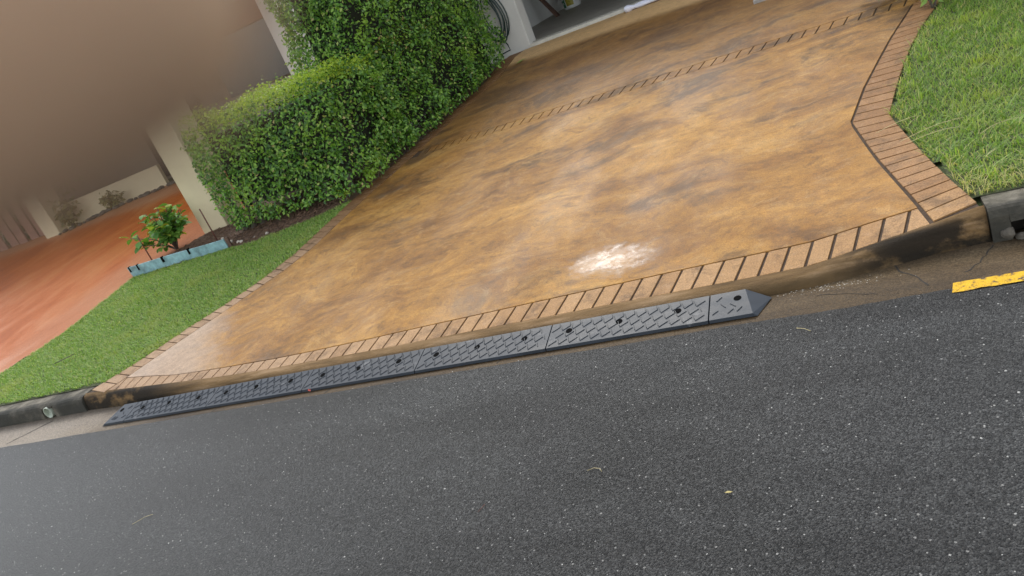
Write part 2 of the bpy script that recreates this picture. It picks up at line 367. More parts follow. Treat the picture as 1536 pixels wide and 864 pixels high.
# ================================================================== SETTING
def sheet(name, xs, ys, zf, mat, parent=None, kind='structure', smooth=True):
    X, Y = np.meshgrid(xs, ys); Z = zf(X, Y)
    V = np.stack([X, Y, Z], -1).reshape(-1, 3); nx, ny = len(xs), len(ys)
    i = (np.arange(ny - 1)[:, None] * nx + np.arange(nx - 1)[None]).ravel()
    o = mesh_np(name, V, np.stack([i, i + 1, i + nx + 1, i + nx], -1), mat, parent, smooth)
    if kind: o['kind'] = kind
    return o
def axis(*segs):
    out = []
    for a, b, n in segs: out += list(np.linspace(a, b, n, endpoint=False))
    return np.array(out + [segs[-1][1]])

# the ground reaches the horizon; it runs just under road, drive, lawns and beds
def zg(x, y): return np.where(y < 3.42, -.06, hz(x, y) - .03)
sheet('ground', axis((-250, -20, 12), (-20, 6, 104), (6, 250, 14)), axis((-250, -5, 12), (-5, 3.40, 6), (3.40, 3.44, 2), (3.44, 12, 60), (12, 250, 14)), zg, M['far'])

# road, with a slightly ragged edge against the gutter
xs = axis((-120, -9, 30), (-9, 3, 500), (3, 120, 30)); ragged = np.array([2.965 + .012 * mnoise.noise(Vector((x * 2.1, 0, 0))) + .006 * mnoise.noise(Vector((x * 14, 3, 0))) + .012 * (x + 3) / 3.5 * (abs(x) < 9) for x in xs])
ts = axis((0, .9, 10), (.9, .995, 16), (.995, 1.0, 4)); 
X = np.repeat(xs[None], len(ts), 0); Y = -60 + ts[:, None] * (ragged[None] + 60)
Z = np.where(ts[:, None] > .9999, -.008, 0.0) + 0 * X
nx, ny = X.shape[1], X.shape[0]; i = (np.arange(ny - 1)[:, None] * nx + np.arange(nx - 1)[None]).ravel()
road = mesh_np('road', np.stack([X, Y, Z], -1).reshape(-1, 3), np.stack([i, i + 1, i + nx + 1, i + nx], -1), M['asphalt'], None, True); road['kind'] = 'structure'
# pale chips standing in the road surface
nch = 1500; cx = rng.uniform(-7, 1.2, nch); cy = 2.95 - rng.uniform(0, 1.6, nch) ** 1.0; s = rng.uniform(.0012, .0034, nch) * np.where(rng.random(nch) > .95, 1.5, 1)
oct_v = np.array([(1, 0, 0), (0, 1, 0), (-1, 0, 0), (0, -1, 0), (0, 0, .8)]); oct_f = np.array([(0, 1, 4), (1, 2, 4), (2, 3, 4), (3, 0, 4)])
th = rng.uniform(0, 6.28, nch); c_, s_ = np.cos(th), np.sin(th); el = rng.uniform(.6, 1.5, nch)
V = oct_v[None] * np.stack([s * el, s, s], -1)[:, None]
V = np.stack([V[..., 0] * c_[:, None] - V[..., 1] * s_[:, None], V[..., 0] * s_[:, None] + V[..., 1] * c_[:, None], V[..., 2]], -1) + np.stack([cx, cy, 0 * cx + .0003], -1)[:, None]
o = mesh_np('road_chips', V.reshape(-1, 3), (oct_f[None] + 5 * np.arange(nch)[:, None, None]).reshape(-1, 3), M['chip'], road); o['kind'] = 'stuff'

# gutter with joints and cracks
def zgut(x, y): return np.interp(y, [2.90, 2.95, 3.15, 3.22, 3.30, 3.36], [-.010, -.006, -.009, -.009, -.004, -.004])
gutter = sheet('gutter', axis((-120, -9, 20), (-9, 3, 160), (3, 120, 20)), np.array([2.90, 2.95, 3.0, 3.05, 3.1, 3.15, 3.19, 3.22, 3.26, 3.30, 3.36]), zgut, M['gutter'])
def ribbon(name, pts, wd, mat, parent, zf, lift=.0012):
    mb = MB(); pts = [np.array(p, float) for p in pts]; fine = []
    for a, b in zip(pts[:-1], pts[1:]):
        k = max(2, int(np.linalg.norm(b - a) / .02))
        for t in range(k): fine.append(a + (b - a) * t / k)
    fine.append(pts[-1]); vv = []
    for q, p in enumerate(fine):
        d = fine[min(q + 1, len(fine) - 1)] - fine[max(q - 1, 0)]; nrm = np.array([-d[1], d[0]]) / (np.linalg.norm(d) + 1e-9)
        j = nrm * random.uniform(-.005, .005) * (0 < q < len(fine) - 1); ww = wd * random.uniform(.5, 1.1) / 2
        for sgn in (-1, 1):
            e = p + j + nrm * ww * sgn; vv.append((e[0], e[1], float(zf(e[0], e[1])) + lift))
    mb.add(vv, [(2 * q, 2 * q + 2, 2 * q + 3, 2 * q + 1) for q in range(len(fine) - 1)])
    return mb.build(name, mat, parent)
for pts, wd in [([(-6.16, 3.24), (-6.3, 3.10), (-6.42, 2.98)], .022), ([(-3.05, 2.955), (-3.03, 3.05)], .010), ([(-4.02, 2.95), (-3.98, 3.03)], .012), ([(-1.88, 2.97), (-1.85, 3.03)], .008),
                ([(.02, 3.26), (.05, 3.17), (.10, 3.12), (.13, 3.02)], .008), ([(.40, 3.27), (.36, 3.20), (.33, 3.14), (.27, 3.08)], .007), ([(-.30, 3.10), (-.18, 3.08), (-.06, 3.02)], .005),
                ([(-.62, 3.24), (-.30, 3.235), (-.05, 3.255), (.2, 3.285)], .006)]:
    ribbon('crack', pts, wd, M['crack'], gutter, zgut)
# flaking pale grit in the gutter beside the ramp
ng = 150; mbv, mbf = [], []
for q in range(ng):
    a = random.gauss(-.27, .13); b = 3.17 + random.gauss(0, .022); ss = random.uniform(.002, .006); t = random.uniform(0, 3.14)
    c0, s0 = math.cos(t), math.sin(t); z = float(zgut(a, b)); k = len(mbv)
    for (u, v, ww) in [(1, 0, 0), (0, .45, 0), (-1, 0, 0), (0, -.45, 0), (0, 0, .5)]:
        mbv.append((a + ss * (u * c0 - v * s0), b + ss * (u * s0 + v * c0), z + ss * ww * .7))
    mbf += [(k, k + 1, k + 4), (k + 1, k + 2, k + 4), (k + 2, k + 3, k + 4), (k + 3, k, k + 4)]
o = mesh_py('grit', mbv, mbf, M['stone'], gutter); o['kind'] = 'stuff'

# yellow line on the road
xs = np.linspace(.205, 14, 300); V = []; F = []
for q, x in enumerate(xs):
    k = .011 * mnoise.noise(Vector((x * 26, 1, 0))); k2 = .011 * mnoise.noise(Vector((x * 18, 9, 0)))
    V += [(x - (.006 if q == 0 else 0), 2.915 + k2, .003), (x + (.008 if q == 0 else 0), 2.990 + k, .003)]
for q in range(len(xs) - 1): F.append((2 * q, 2 * q + 2, 2 * q + 3, 2 * q + 1))
mesh_py('yellow_line', V, F, M['paint'], road)

# kerbs: profile swept along X, in blocks
def kerb_block(x0, x1, top, parent, z0=-.02, notch=None):
    prof = [(3.285, z0), (3.288, .02), (3.298, top - .035), (3.308, top - .014), (3.325, top - .003), (3.345, top), (3.40, top + .002), (3.47, top), (3.485, top - .02), (3.485, z0)]
    if z0 > .03: prof = [(3.294, z0)] + prof[2:]
    n = max(2, int((x1 - x0) / .05)) if x1 - x0 < 4 else 40
    V = []
    for x in np.linspace(x0, x1, n + 1):
        for (y, z) in prof:
            jj = (.010 if .4 <= x < .7 else .006) * mnoise.noise(Vector((x * 7, y * 20, z * 20)))
            V.append((x, y + jj, z + (jj * .7 if z > z0 else 0)))
    k = len(prof); F = []
    for a in range(n):
        for b in range(k): F.append((a * k + b, a * k + (b + 1) % k, (a + 1) * k + (b + 1) % k, (a + 1) * k + b))
    F.append(tuple(range(k - 1, -1, -1))); F.append(tuple(n * k + b for b in range(k)))
    return mesh_py('kerb_block', V, F, M['kerb'], parent, False)
kerb = empty('kerb', (0, 0, 0)); kerb['kind'] = 'structure'
for a, b in [(-60, -14), (-13.985, -8.9), (-8.885, -6.315), (-6.165, -5.765)]: kerb_block(a, b, .115, kerb)
kerb_block(-6.3145, -6.1655, .115, kerb, .092)
for a, b in [(.405, .476), (.548, 2.9), (2.915, 9), (9.015, 60)]: kerb_block(a, b, .137, kerb)
kerb_block(.4765, .5475, .137, kerb, .074)
MB().box((.51, 3.43, .03), (.10, .10, .10)).build('drain_hole_fill', M['crack'], kerb)  # dark box behind the notch; its colour gives the hole its shade
# pale drain pipe in the left kerb
mb = MB(); pts = [(-6.235, 3.52, .055), (-6.235, 3.277, .046)]
n = 20
for (r0, yy) in [(.049, 3.50), (.049, 3.287), (.043, 3.287), (.043, 3.50)]:
    for k in range(n):
        t = 2 * math.pi * k / n; mb.v.append((-6.24 + r0 * math.cos(t), yy, .046 + r0 * math.sin(t)))
for a in range(3):
    for k in range(n): mb.f.append((a * n + k, a * n + (k + 1) % n, (a + 1) * n + (k + 1) % n, (a + 1) * n + k))
mb.add([(-6.24 + .043 * math.cos(2 * math.pi * k / n), 3.33 + .05 * math.sin(2 * math.pi * k / n), .046 + .043 * math.sin(2 * math.pi * k / n)) for k in range(n)], [tuple(range(n))])
pipe = mb.build('drain_pipe', M['pvc'], None, False)
tag(pipe, 'pale round drain pipe set in the kerb beside the left lawn', 'pipe')
# broken concrete around the dark drain hole in the right kerb
for q, (x, y, z, sx) in enumerate([(.462, 3.290, .028, .028), (.505, 3.283, .006, .020), (.562, 3.292, .040, .042)]):
    V, F = [], []
    bm = bmesh.new(); bmesh.ops.create_icosphere(bm, subdivisions=2, radius=sx)
    for v in bm.verts: v.co *= 1 + .35 * mnoise.noise(v.co * 60 + Vector((q * 7, 0, 0))); v.co.z *= .8
    me = bpy.data.meshes.new('concrete_lump'); bm.to_mesh(me); bm.free(); me.materials.append(M['rock'])
    o = link(bpy.data.objects.new('concrete_lump', me)); o.location = (x, y, z)
    tag(o, ['broken concrete lump left of the drain hole in the right kerb', 'middle broken concrete lump below the drain hole in the right kerb', 'big rounded concrete lump right of the drain hole in the right kerb'][q], 'rubble', 'rubble at the right kerb')

# ------------------------------------------------------------------ driveway
GA = np.array([-4.08, 10.98]); GU = np.array([1., 0.]); GV = np.array([0., 1.])   # garage front: corner, along, inward
drive = empty('driveway', (0, 0, 0)); drive['kind'] = 'structure'
LI = [(-5.5, 3.29), (-5.39, 3.48), (-5.31, 3.69), (-5.15, 4.13), (-4.93, 4.60), (-4.74, 4.94), (-4.64, 5.28), (-4.60, 5.77), (-4.55, 6.2), (-4.45, 6.75), (-4.28, 7.92), (-4.19, 8.6), (-4.08, 9.4), (-4.12, 10.2), (-4.2, 11.2)]
LO = [(-5.74, 3.36), (-5.60, 3.54), (-5.49, 3.73), (-5.34, 4.19), (-5.14, 4.56), (-4.98, 4.86), (-4.86, 5.25), (-4.80, 5.90), (-4.76, 6.29), (-4.66, 6.85), (-4.49, 7.95), (-4.40, 8.65), (-4.29, 9.45), (-4.36, 10.2), (-4.44, 11.2)]
RI = [(.205, 3.33), (.06, 4.17), (-.03, 4.80), (.09, 5.32), (.22, 5.76), (.33, 6.12), (.50, 6.60), (.70, 7.2), (.80, 8), (.85, 11)]
RO = [(.385, 3.36), (.33, 3.66), (.28, 4.0), (.175, 4.78), (.30, 5.36), (.42, 5.82), (.53, 6.16), (.70, 6.60), (.9, 7.2), (1.0, 8), (1.05, 11)]
NI = [(-5.39, 3.48), (-4.76, 3.405), (-4.2, 3.402), (-3.5, 3.412), (-2.6, 3.448), (-1.5, 3.478), (-.9, 3.495), (.0, 3.505), (.14, 3.505)]
def fx(poly, y): p = np.array(poly); return np.interp(y, p[:, 1], p[:, 0])
def fy(poly, x): p = np.array(poly); return np.interp(x, p[:, 0], p[:, 1])
# joint-coloured base under everything
def base_grid():
    ys = axis((3.28, 4.6, 34), (4.6, 11.2, 60)); us = np.linspace(0, 1, 70); V = []
    for y in ys:
        a, b = fx(LO, y), fx(RO, y)
        for u in us:
            x = a + (b - a) * u; yy = max(y, float(ylip(x))) if y < 3.36 else y
            V.append((x, yy, float(hz(x, yy)) - .007))
    nx = len(us); F = [(r * nx + c, r * nx + c + 1, (r + 1) * nx + c + 1, (r + 1) * nx + c) for r in range(len(ys) - 1) for c in range(nx - 1)]
    return mesh_py('joint_bed', V, F, M['grout'], drive, True)
base_grid()
G = .0045
def b2lo(x): return 6.80 + (-x - .0) * .058
def field(y0f, y1f, nv, nu, name):
    V = []; us = np.linspace(0, 1, nu)
    for r in range(nv + 1):
        v = r / nv
        for u in us:
            x = -5.0 + 5.3 * u
            for _ in range(6):
                ya, yb = y0f(x), y1f(x); y = ya + (yb - ya) * v
                a, b = fx(LI, y) + G, fx(RI, y) - .008; x = a + (b - a) * u
            V.append((x, y, float(hz(x, y))))
    top = len(V); F = [(r * nu + c, r * nu + c + 1, (r + 1) * nu + c + 1, (r + 1) * nu + c) for r in range(nv) for c in range(nu - 1)]
    # skirt down into the joints
    ring = [c for c in range(nu)] + [r * nu + nu - 1 for r in range(1, nv + 1)] + [nv * nu + c for c in range(nu - 2, -1, -1)] + [r * nu for r in range(nv - 1, 0, -1)]
    for q in ring: V.append((V[q][0], V[q][1], V[q][2] - .010))
    for q in range(len(ring)):
        q2 = (q + 1) % len(ring); F.append((ring[q], top + q, top + q2, ring[q2]))
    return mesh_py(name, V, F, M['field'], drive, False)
def gar_y(x): return GA[1]
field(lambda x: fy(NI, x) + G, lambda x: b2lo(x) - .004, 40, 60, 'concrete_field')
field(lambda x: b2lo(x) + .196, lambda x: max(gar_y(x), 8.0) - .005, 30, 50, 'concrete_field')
def brick(quad, th=.010, mat='brick'):
    """quad: four (x, y) corners, counter-clockwise"""
    q = np.array(quad); c = q.mean(0); rr = []
    for p in q: rr.append(c + (p - c) * .985)
    V = [(p[0], p[1], float(hz(p[0], p[1])) - th) for p in q] + [(p[0], p[1], float(hz(p[0], p[1])) - .0015) for p in q] + [(p[0], p[1], float(hz(p[0], p[1]))) for p in rr]
    F = [(8, 9, 10, 11)] + [(i, (i + 1) % 4, 4 + (i + 1) % 4, 4 + i) for i in range(4)] + [(4 + i, 4 + (i + 1) % 4, 8 + (i + 1) % 4, 8 + i) for i in range(4)]
    mesh_py('brick', V, F, M[mat], drive)
PIT = .1068
def jit(a=.0012): return random.uniform(-a, a)
# soldier course along the kerb lip
def skew(x): return np.interp(x, [-5.3, -4.7, -2.7, -.8, .2], [-.02, 0, .008, .042, .040])
k = 0
xj = [.2 - PIT * q for q in range(0, 54)]
for a, b in zip(xj[:-1], xj[1:]):        # a right joint, b left joint
    gg = float(np.interp(a, [-5, -2, .2], [.0056, .0064, .0078])); xr, xl_ = a - gg, b + gg
    bl = (xl_ + jit(), float(ylip(xl_)) + .008); br = (xr + jit(), float(ylip(xr)) + .008)
    tr_ = (xr + float(skew(a)), float(fy(NI, xr + skew(a))) - G); tl = (xl_ + float(skew(b)), float(fy(NI, xl_ + skew(b))) - G)
    # stop the course against the side borders
    lim = lambda p: (max(p[0], float(fx(LI, p[1])) + .006), p[1])
    limr = lambda p: (min(p[0], float(fx(RI, p[1])) - .010), p[1])
    quad = [limr(lim(bl)), limr(lim(br)), limr(lim(tr_)), limr(lim(tl))]
    if quad[1][0] - quad[0][0] > .015 or quad[2][0] - quad[3][0] > .03: brick(quad)
# band across the drive
x = -4.30
while x < .50:
    sk = float(np.interp(x, [-3.6, -1.6, .2], [-.005, .042, .044])); a, b = x + .0068, x + PIT * 1.02 - .0068
    brick([(a, b2lo(a) + G), (b, b2lo(b) + G), (b + sk, b2lo(b + sk) + .187), (a + sk, b2lo(a + sk) + .187)], mat='field'); x += PIT * 1.02
# side borders: walk both outlines together
def walk(poly, s):
    p = np.array(poly); d = np.r_[0, np.cumsum(np.linalg.norm(np.diff(p, axis=0), axis=1))]
    return np.array([np.interp(s * d[-1], d, p[:, 0]), np.interp(s * d[-1], d, p[:, 1])])
def cut(poly, y0, y1): 
    p = [q for q in poly if y0 < q[1] < y1]; return [(float(fx(poly, y0)), y0)] + p + [(float(fx(poly, y1)), y1)]
def border(inner, outer, n, side, gi=.007):
    for q in range(n):
        s0, s1 = q / n, (q + 1) / n
        i0, i1, o0, o1 = walk(inner, s0), walk(inner, s1), walk(outer, s0), walk(outer, s1)
        ci = lambda p, o: p + (o - p) / np.linalg.norm(o - p) * gi
        i0b, i1b = ci(i0, o0), ci(i1, o1)
        t = (i1 - i0) / np.linalg.norm(i1 - i0) * .0056; u = (o1 - o0) / np.linalg.norm(o1 - o0) * .0056
        quad = [i0b + t, o0 + u, o1 - u, i1b - t] if side > 0 else [o0 + u, i0b + t, i1b - t, o1 - u]
        brick([tuple(p + np.array([jit(), jit()])) for p in quad])
border(cut(LI, 3.315, 5.0), cut(LO, 3.385, 5.1), 17, -1, .006)
border(cut(LI, 5.0, 10.93), cut(LO, 5.1, 10.93), 55, -1, .006)
border(cut(RI, 3.345, 4.80), cut(RO, 3.385, 4.78), 14, 1, .009)
border(cut(RI, 4.80, 6.60), cut(RO, 4.78, 6.60), 17, 1, .008)
border(cut(RI, 6.60, 8.0), cut(RO, 6.60, 8.0), 12, 1, .008)
# rounded lip that drops to the gutter
V, F = [], []; xs = np.linspace(-5.755, .40, 240)
for x in xs:
    zt = float(zlip(x)); yt = float(ylip(x)); k = np.clip((zt - .047) / .068, 0, 1); wd = .10 * (1 - k) + .045 * k
    prof = [(1.0, -.012), (.97, .10 * zt), (.86, .42 * zt), (.70, .70 * zt), (.50, .88 * zt), (.25, .975 * zt), (.0, zt + .0005), (-.075, float(hz(x, yt + .008)) - .0012), (-.12, float(hz(x, yt + .008)) - .010)]
    for (a, z) in prof:
        y = yt + .0 - a * wd if a >= 0 else yt - a * .10
        j = .004 * mnoise.noise(Vector((x * 6, a * 3, 2)))
        V.append((x, y + j * (a > .1), z + j * .5 * (.1 < a < 1)))
k = len(prof)
for a in range(len(xs) - 1):
    for b in range(k - 1): F.append((a * k + b, (a + 1) * k + b, (a + 1) * k + b + 1, a * k + b + 1))
F.append(tuple(range(k))); F.append(tuple((len(xs) - 1) * k + b for b in range(k - 1, -1, -1)))
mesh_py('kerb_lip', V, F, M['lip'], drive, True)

# ------------------------------------------------------------------ rubber kerb ramp
Y0, Y1, ZF, ZB = 3.005, 3.183, .012, .048
def ztop(y): return ZF + (ZB - ZF) * (y - Y0) / (Y1 - Y0)
def bar(mb, cx, cy, ang, ln, wd=.0040, hh=.0032):
    d = np.array([math.cos(ang), math.sin(ang)]); nn = np.array([-d[1], d[0]]); c = np.array([cx, cy]); vv = []
    for (a, b) in [(-1, -1), (1, -1), (1, 1), (-1, 1)]:
        p = c + d * a * ln / 2 + nn * b * wd / 2; vv.append((p[0], p[1], ztop(p[1]) + .0004))
    for (a, b) in [(-.93, -.6), (.93, -.6), (.93, .6), (-.93, .6)]:
        p = c + d * a * ln / 2 + nn * b * wd / 2; vv.append((p[0], p[1], ztop(p[1]) + hh))
    mb.add(vv, [(4, 5, 6, 7), (0, 1, 5, 4), (1, 2, 6, 5), (2, 3, 7, 6), (3, 0, 4, 7)])
def tread(x0, x1, root, dx0=.0):
    mb = MB(); per = .0585
    for r, y in enumerate((3.035, 3.085, 3.135)):
        x = x0 + .03 + (r % 2) * per * .5
        while x < x1 - .03:
            bar(mb, x, y, R(36), .052); 
            if x + per * .5 < x1 - .02: bar(mb, x + per * .5, y + .012, R(108), .036)
            x += per
    x = x0 + .045
    while x < x1 - .03: bar(mb, x, 3.166, R(108), .024); x += per
    o = mb.build('tread_pattern', M['rubber'], root); o['kind'] = 'stuff'; return o
def hole(x, y, root):
    n = 14; V = []; c = (x, y, ztop(y))
    for rr, dz in ((.0180, .0008), (.0160, .0020), (.0140, .0006)):
        for k in range(n):
            t = 2 * math.pi * k / n; yy = y + rr * math.sin(t); V.append((x + rr * math.cos(t), yy, ztop(yy) + dz))
    F = [(a * n + k, a * n + (k + 1) % n, (a + 1) * n + (k + 1) % n, (a + 1) * n + k) for a in range(2) for k in range(n)] + [tuple(2 * n + k for k in range(n))]
    mesh_py('bolt_hole_disc', V, F, M['black'], root)  # black disc on the surface; its colour stands for shade in the hole
def wedge(name, plan_top, plan_bot, root):
    """plan_top: corner points of the sloping top, plan_bot: matching ground corners"""
    n = len(plan_top); V = [tuple(p) for p in plan_top] + [tuple(p) for p in plan_bot]
    F = [tuple(range(n)), tuple(range(2 * n - 1, n - 1, -1))] + [(i, n + i, n + (i + 1) % n, (i + 1) % n) for i in range(n)]
    return bevel(mesh_py(name, V, F, M['rubber'], root), .0012, 2)
seams = [-4.965, -4.115, -3.265, -2.42, -1.60, -.765]
names = ['far left rubber ramp section next to the left end cap', 'second rubber ramp section from the left end cap', 'middle rubber ramp section of the five at the drive lip', 'second rubber ramp section from the right end cap', 'right rubber ramp section next to the right end cap']
for q in range(5):
    a, b = seams[q] + .0025, seams[q + 1] - .0025
    root = empty('kerb_ramp_section', ((a + b) / 2, (Y0 + Y1) / 2, 0)); tag(root, names[q], 'kerb ramp', 'rubber kerb ramp laid in the gutter')
    wedge('wedge', [(a, Y0, ZF), (b, Y0, ZF), (b, Y1, ZB), (a, Y1, ZB)], [(a, Y0 - .003, -.004), (b, Y0 - .003, -.004), (b, Y1, -.004), (a, Y1, -.004)], root)
    tread(a, b, root)
    L_ = b - a
    for t in (.13, .46, .82): hole(a + L_ * t, 3.112, root)
root = empty('kerb_ramp_end_cap', (-.66, 3.09, 0)); tag(root, 'right end cap of the rubber ramp with pointed sloping tip', 'kerb ramp', 'rubber kerb ramp laid in the gutter')
a = seams[5] + .0025
wedge('wedge', [(a, Y0, ZF), (-.565, Y0, ZF), (-.60, Y1, ZB), (a, Y1, ZB)], [(a, Y0 - .003, -.004), (-.548, Y0 - .003, -.004), (-.490, Y1 - .03, -.004), (a, Y1, -.004)], root)
mb = MB()
for (x, y, g_) in [(-.735, 3.05, 40), (-.70, 3.09, 130), (-.665, 3.045, 45), (-.72, 3.14, 45), (-.625, 3.05, 50), (-.655, 3.085, 135)]: bar(mb, x, y, R(g_), .036)
mb.build('tread_pattern', M['rubber'], root)['kind'] = 'stuff'; hole(-.635, 3.128, root)
root = empty('kerb_ramp_end_cap', (-5.07, 3.09, 0)); tag(root, 'left end cap of the rubber ramp tapering beside the left kerb', 'kerb ramp', 'rubber kerb ramp laid in the gutter')
b = seams[0] - .0025
wedge('wedge', [(-5.185, Y0, ZF), (b, Y0, ZF), (b, Y1, ZB), (-5.13, Y1, ZB)], [(-5.215, Y0 - .003, -.004), (b, Y0 - .003, -.004), (b, Y1, -.004), (-5.27, Y1 - .02, -.004)], root)
mb = MB()
for (x, y, g_) in [(-5.01, 3.05, 40), (-5.05, 3.09, 130), (-5.09, 3.045, 45), (-5.02, 3.14, 45), (-5.12, 3.05, 50)]: bar(mb, x, y, R(g_), .036)
mb.build('tread_pattern', M['rubber'], root)['kind'] = 'stuff'; hole(-5.10, 3.125, root)

# ================================================================== VEGETATION
LEAF_V = np.array([(0, 0, 0), (.26, .46, .10), (0, 1, -.06), (-.26, .46, .10), (0, .5, 0)]); LEAF_F = np.array([(0, 1, 4), (1, 2, 4), (2, 3, 4), (3, 0, 4)])
def frames(nrm, spin):
    """matrix whose z is the leaf normal, y the tip direction"""
    n = nrm / np.linalg.norm(nrm, axis=1, keepdims=True)
    a = np.cross(n, np.array([.123, .456, .88])); a /= np.linalg.norm(a, axis=1, keepdims=True); b = np.cross(n, a)
    y = a * np.cos(spin)[:, None] + b * np.sin(spin)[:, None]; x = np.cross(y, n)
    return np.stack([x, y, n], -1)
def leaves(name, P, Nr, size, mat, parent, wid=1.0, droop=None, rnd=None):
    n = len(P); spin = rng.uniform(0, 2 * math.pi, n) if droop is None else droop
    Fm = frames(Nr, spin); sz = size * rng.uniform(.65, 1.25, n)
    Lv = LEAF_V * np.array([wid, 1, 1])
    V = np.einsum('nij,kj->nki', Fm, Lv) * sz[:, None, None] + P[:, None]
    r = rng.random(n) if rnd is None else rnd
    o = mesh_np(name, V.reshape(-1, 3), (LEAF_F[None] + 5 * np.arange(n)[:, None, None]).reshape(-1, 3), mat, parent, False, {'rnd': np.repeat(r, 5)})
    o['kind'] = 'stuff'; return o
def nz(p, sc, off=0): return mnoise.noise(Vector((p[0] * sc + off, p[1] * sc, p[2] * sc)))
def hedge(name, label, x0, x1, y0, y1, ztop_, faces, dens, trunks, lump=.13, skirt=.06, topgrow=True):
    base = empty(name, ((x0 + x1) / 2, (y0 + y1) / 2, float(hz((x0 + x1) / 2, (y0 + y1) / 2)))); tag(base, label, 'hedge', 'clipped hedge beside the drive')
    P, Nr, top, rn = [], [], [], []
    for fc, d in faces.items():
        if fc in 'FB': ar = (x1 - x0) * (ztop_ - .3)
        elif fc in 'LR': ar = (y1 - y0) * (ztop_ - .3)
        else: ar = (x1 - x0) * (y1 - y0)
        for _ in range(int(ar * dens * d)):
            u, v = random.random(), random.random(); xr = x0 + (x1 - x0) * u
            if fc in 'FB': p = np.array([xr, y0 if fc == 'F' else y1, 0.]); nrm = np.array([0, -1 if fc == 'F' else 1, 0.])
            elif fc in 'LR': p = np.array([x0 if fc == 'L' else x1, y0 + (y1 - y0) * u, 0.]); nrm = np.array([-1 if fc == 'L' else 1, 0, 0.])
            else: p = np.array([xr, y0 + (y1 - y0) * v, 0.]); nrm = np.array([0, 0, 1.])
            # right-hand face follows the drive edge
            if fc == 'R': p[0] = float(fx(LO, p[1])) + .10
            elif fc in 'FTB':
                xe = float(fx(LO, p[1])) + .10
                p[0] = x0 + (xe - x0) * u
            zb = float(hz(p[0], p[1]))
            if fc == 'T': p[2] = ztop_
            else: p[2] = zb + skirt + (ztop_ - zb - skirt) * v
            bul = lump * (nz(p, 2.3, 3) * 1.1 + nz(p, 5.5, 11) * .6)
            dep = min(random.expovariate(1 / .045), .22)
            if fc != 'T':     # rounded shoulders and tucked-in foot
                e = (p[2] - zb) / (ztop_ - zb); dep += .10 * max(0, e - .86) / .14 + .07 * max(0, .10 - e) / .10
            # dark pockets
            if nz(p, 3.4, 29) > .33 and random.random() < .62 and fc != 'T': continue
            p = p + nrm * (bul - dep + .03)
            P.append(p); nn = nrm * (.85 if fc != 'T' else .7) + rng.normal(0, .55, 3) + np.array([0, 0, .38]); Nr.append(nn)
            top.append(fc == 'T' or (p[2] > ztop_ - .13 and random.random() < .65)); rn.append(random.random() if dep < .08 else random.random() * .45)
    P, Nr, top, rn = np.array(P), np.array(Nr), np.array(top), np.array(rn)
    if not topgrow: top[:] = False
    P[top, 2] += rng.exponential(.018, int(top.sum()))
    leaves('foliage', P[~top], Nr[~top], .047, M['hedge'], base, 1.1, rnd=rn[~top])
    if topgrow: leaves('new_growth', P[top], Nr[top], .036, M['hedgetop'], base, .9)
    # stray shoots that escaped the shears
    SP, SN = [], []; mbs = MB()
    for q in range(int(34 * (x1 - x0 + y1 - y0))):
        k = random.randrange(len(P)); a = P[k]; dv = Nr[k] * .5 + rng.normal(0, .5, 3) + np.array([0, 0, .7]); dv /= np.linalg.norm(dv); ln = random.uniform(.05, .15)
        mbs.tube([tuple(a - dv * .04), tuple(a + dv * ln)], [.0025, .0012], 4, False)
        for t in np.linspace(.3, 1, 6): SP.append(a + dv * ln * t); SN.append(rng.normal(0, .8, 3) + np.array([0, 0, .6]))
    leaves('stray_shoots', np.array(SP), np.array(SN), .040, M['hedge'], base, 1.0, rnd=.55 + .43 * rng.random(len(SP)))
    o = mbs.build('shoot_stems', M['bark'], base); o['kind'] = 'stuff'
    # solid dark box: blocks the view through, inner shade in its colour
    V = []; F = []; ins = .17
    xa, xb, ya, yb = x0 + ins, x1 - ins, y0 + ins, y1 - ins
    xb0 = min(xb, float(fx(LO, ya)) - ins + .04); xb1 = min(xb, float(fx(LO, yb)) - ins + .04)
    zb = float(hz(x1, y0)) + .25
    mb = MB().quadbox([(xa, ya), (xb0, ya), (xb1, yb), (xa, yb)], zb, ztop_ - .16); mb.build('dark_core', M['core'], base)
    for (tx, ty, lx, ly, hh, rd) in trunks:
        z = float(hz(tx, ty)) - .03
        MB().tube([(tx, ty, z), (tx + lx * .35, ty + ly * .35, z + hh * .4), (tx + lx, ty + ly, z + hh)], [rd * 1.25, rd, rd * .7], 8).build('trunk', M['bark'], base, True)
    return base
hedge('hedge', 'lower front box of the green hedge with bright yellow-green top', -6.5, -4.62, 6.28, 7.55, 1.62, {'F': 1.0, 'R': 1.0, 'T': 1.25, 'L': .7}, 2300,
      [(-6.42, 6.42, -.10, .05, .55, .035), (-6.30, 6.40, .12, .03, .55, .03), (-6.18, 6.45, .05, .02, .5, .04), (-5.2, 6.5, .03, .05, .5, .03), (-4.95, 6.6, .03, .05, .5, .03)])
hedge('hedge', 'tall rear block of the green hedge reaching the garage wall', -5.45, -4.2, 7.35, 10.48, 2.95, {'F': 1.0, 'R': 1.05, 'T': .5, 'L': 1.0}, 2100,
      [(-4.9, 7.6, 0, .1, .8, .04), (-4.8, 8.6, 0, .1, .8, .04), (-4.7, 9.6, 0, .1, .8, .04)], topgrow=False)
# back part of the lower hedge behind its front box
hedge('hedge', 'short bright hedge stub behind the lower box, beside the house column', -6.5, -5.5, 7.6, 8.7, 1.66, {'T': 1.2, 'L': .5, 'R': .3}, 1700, [])

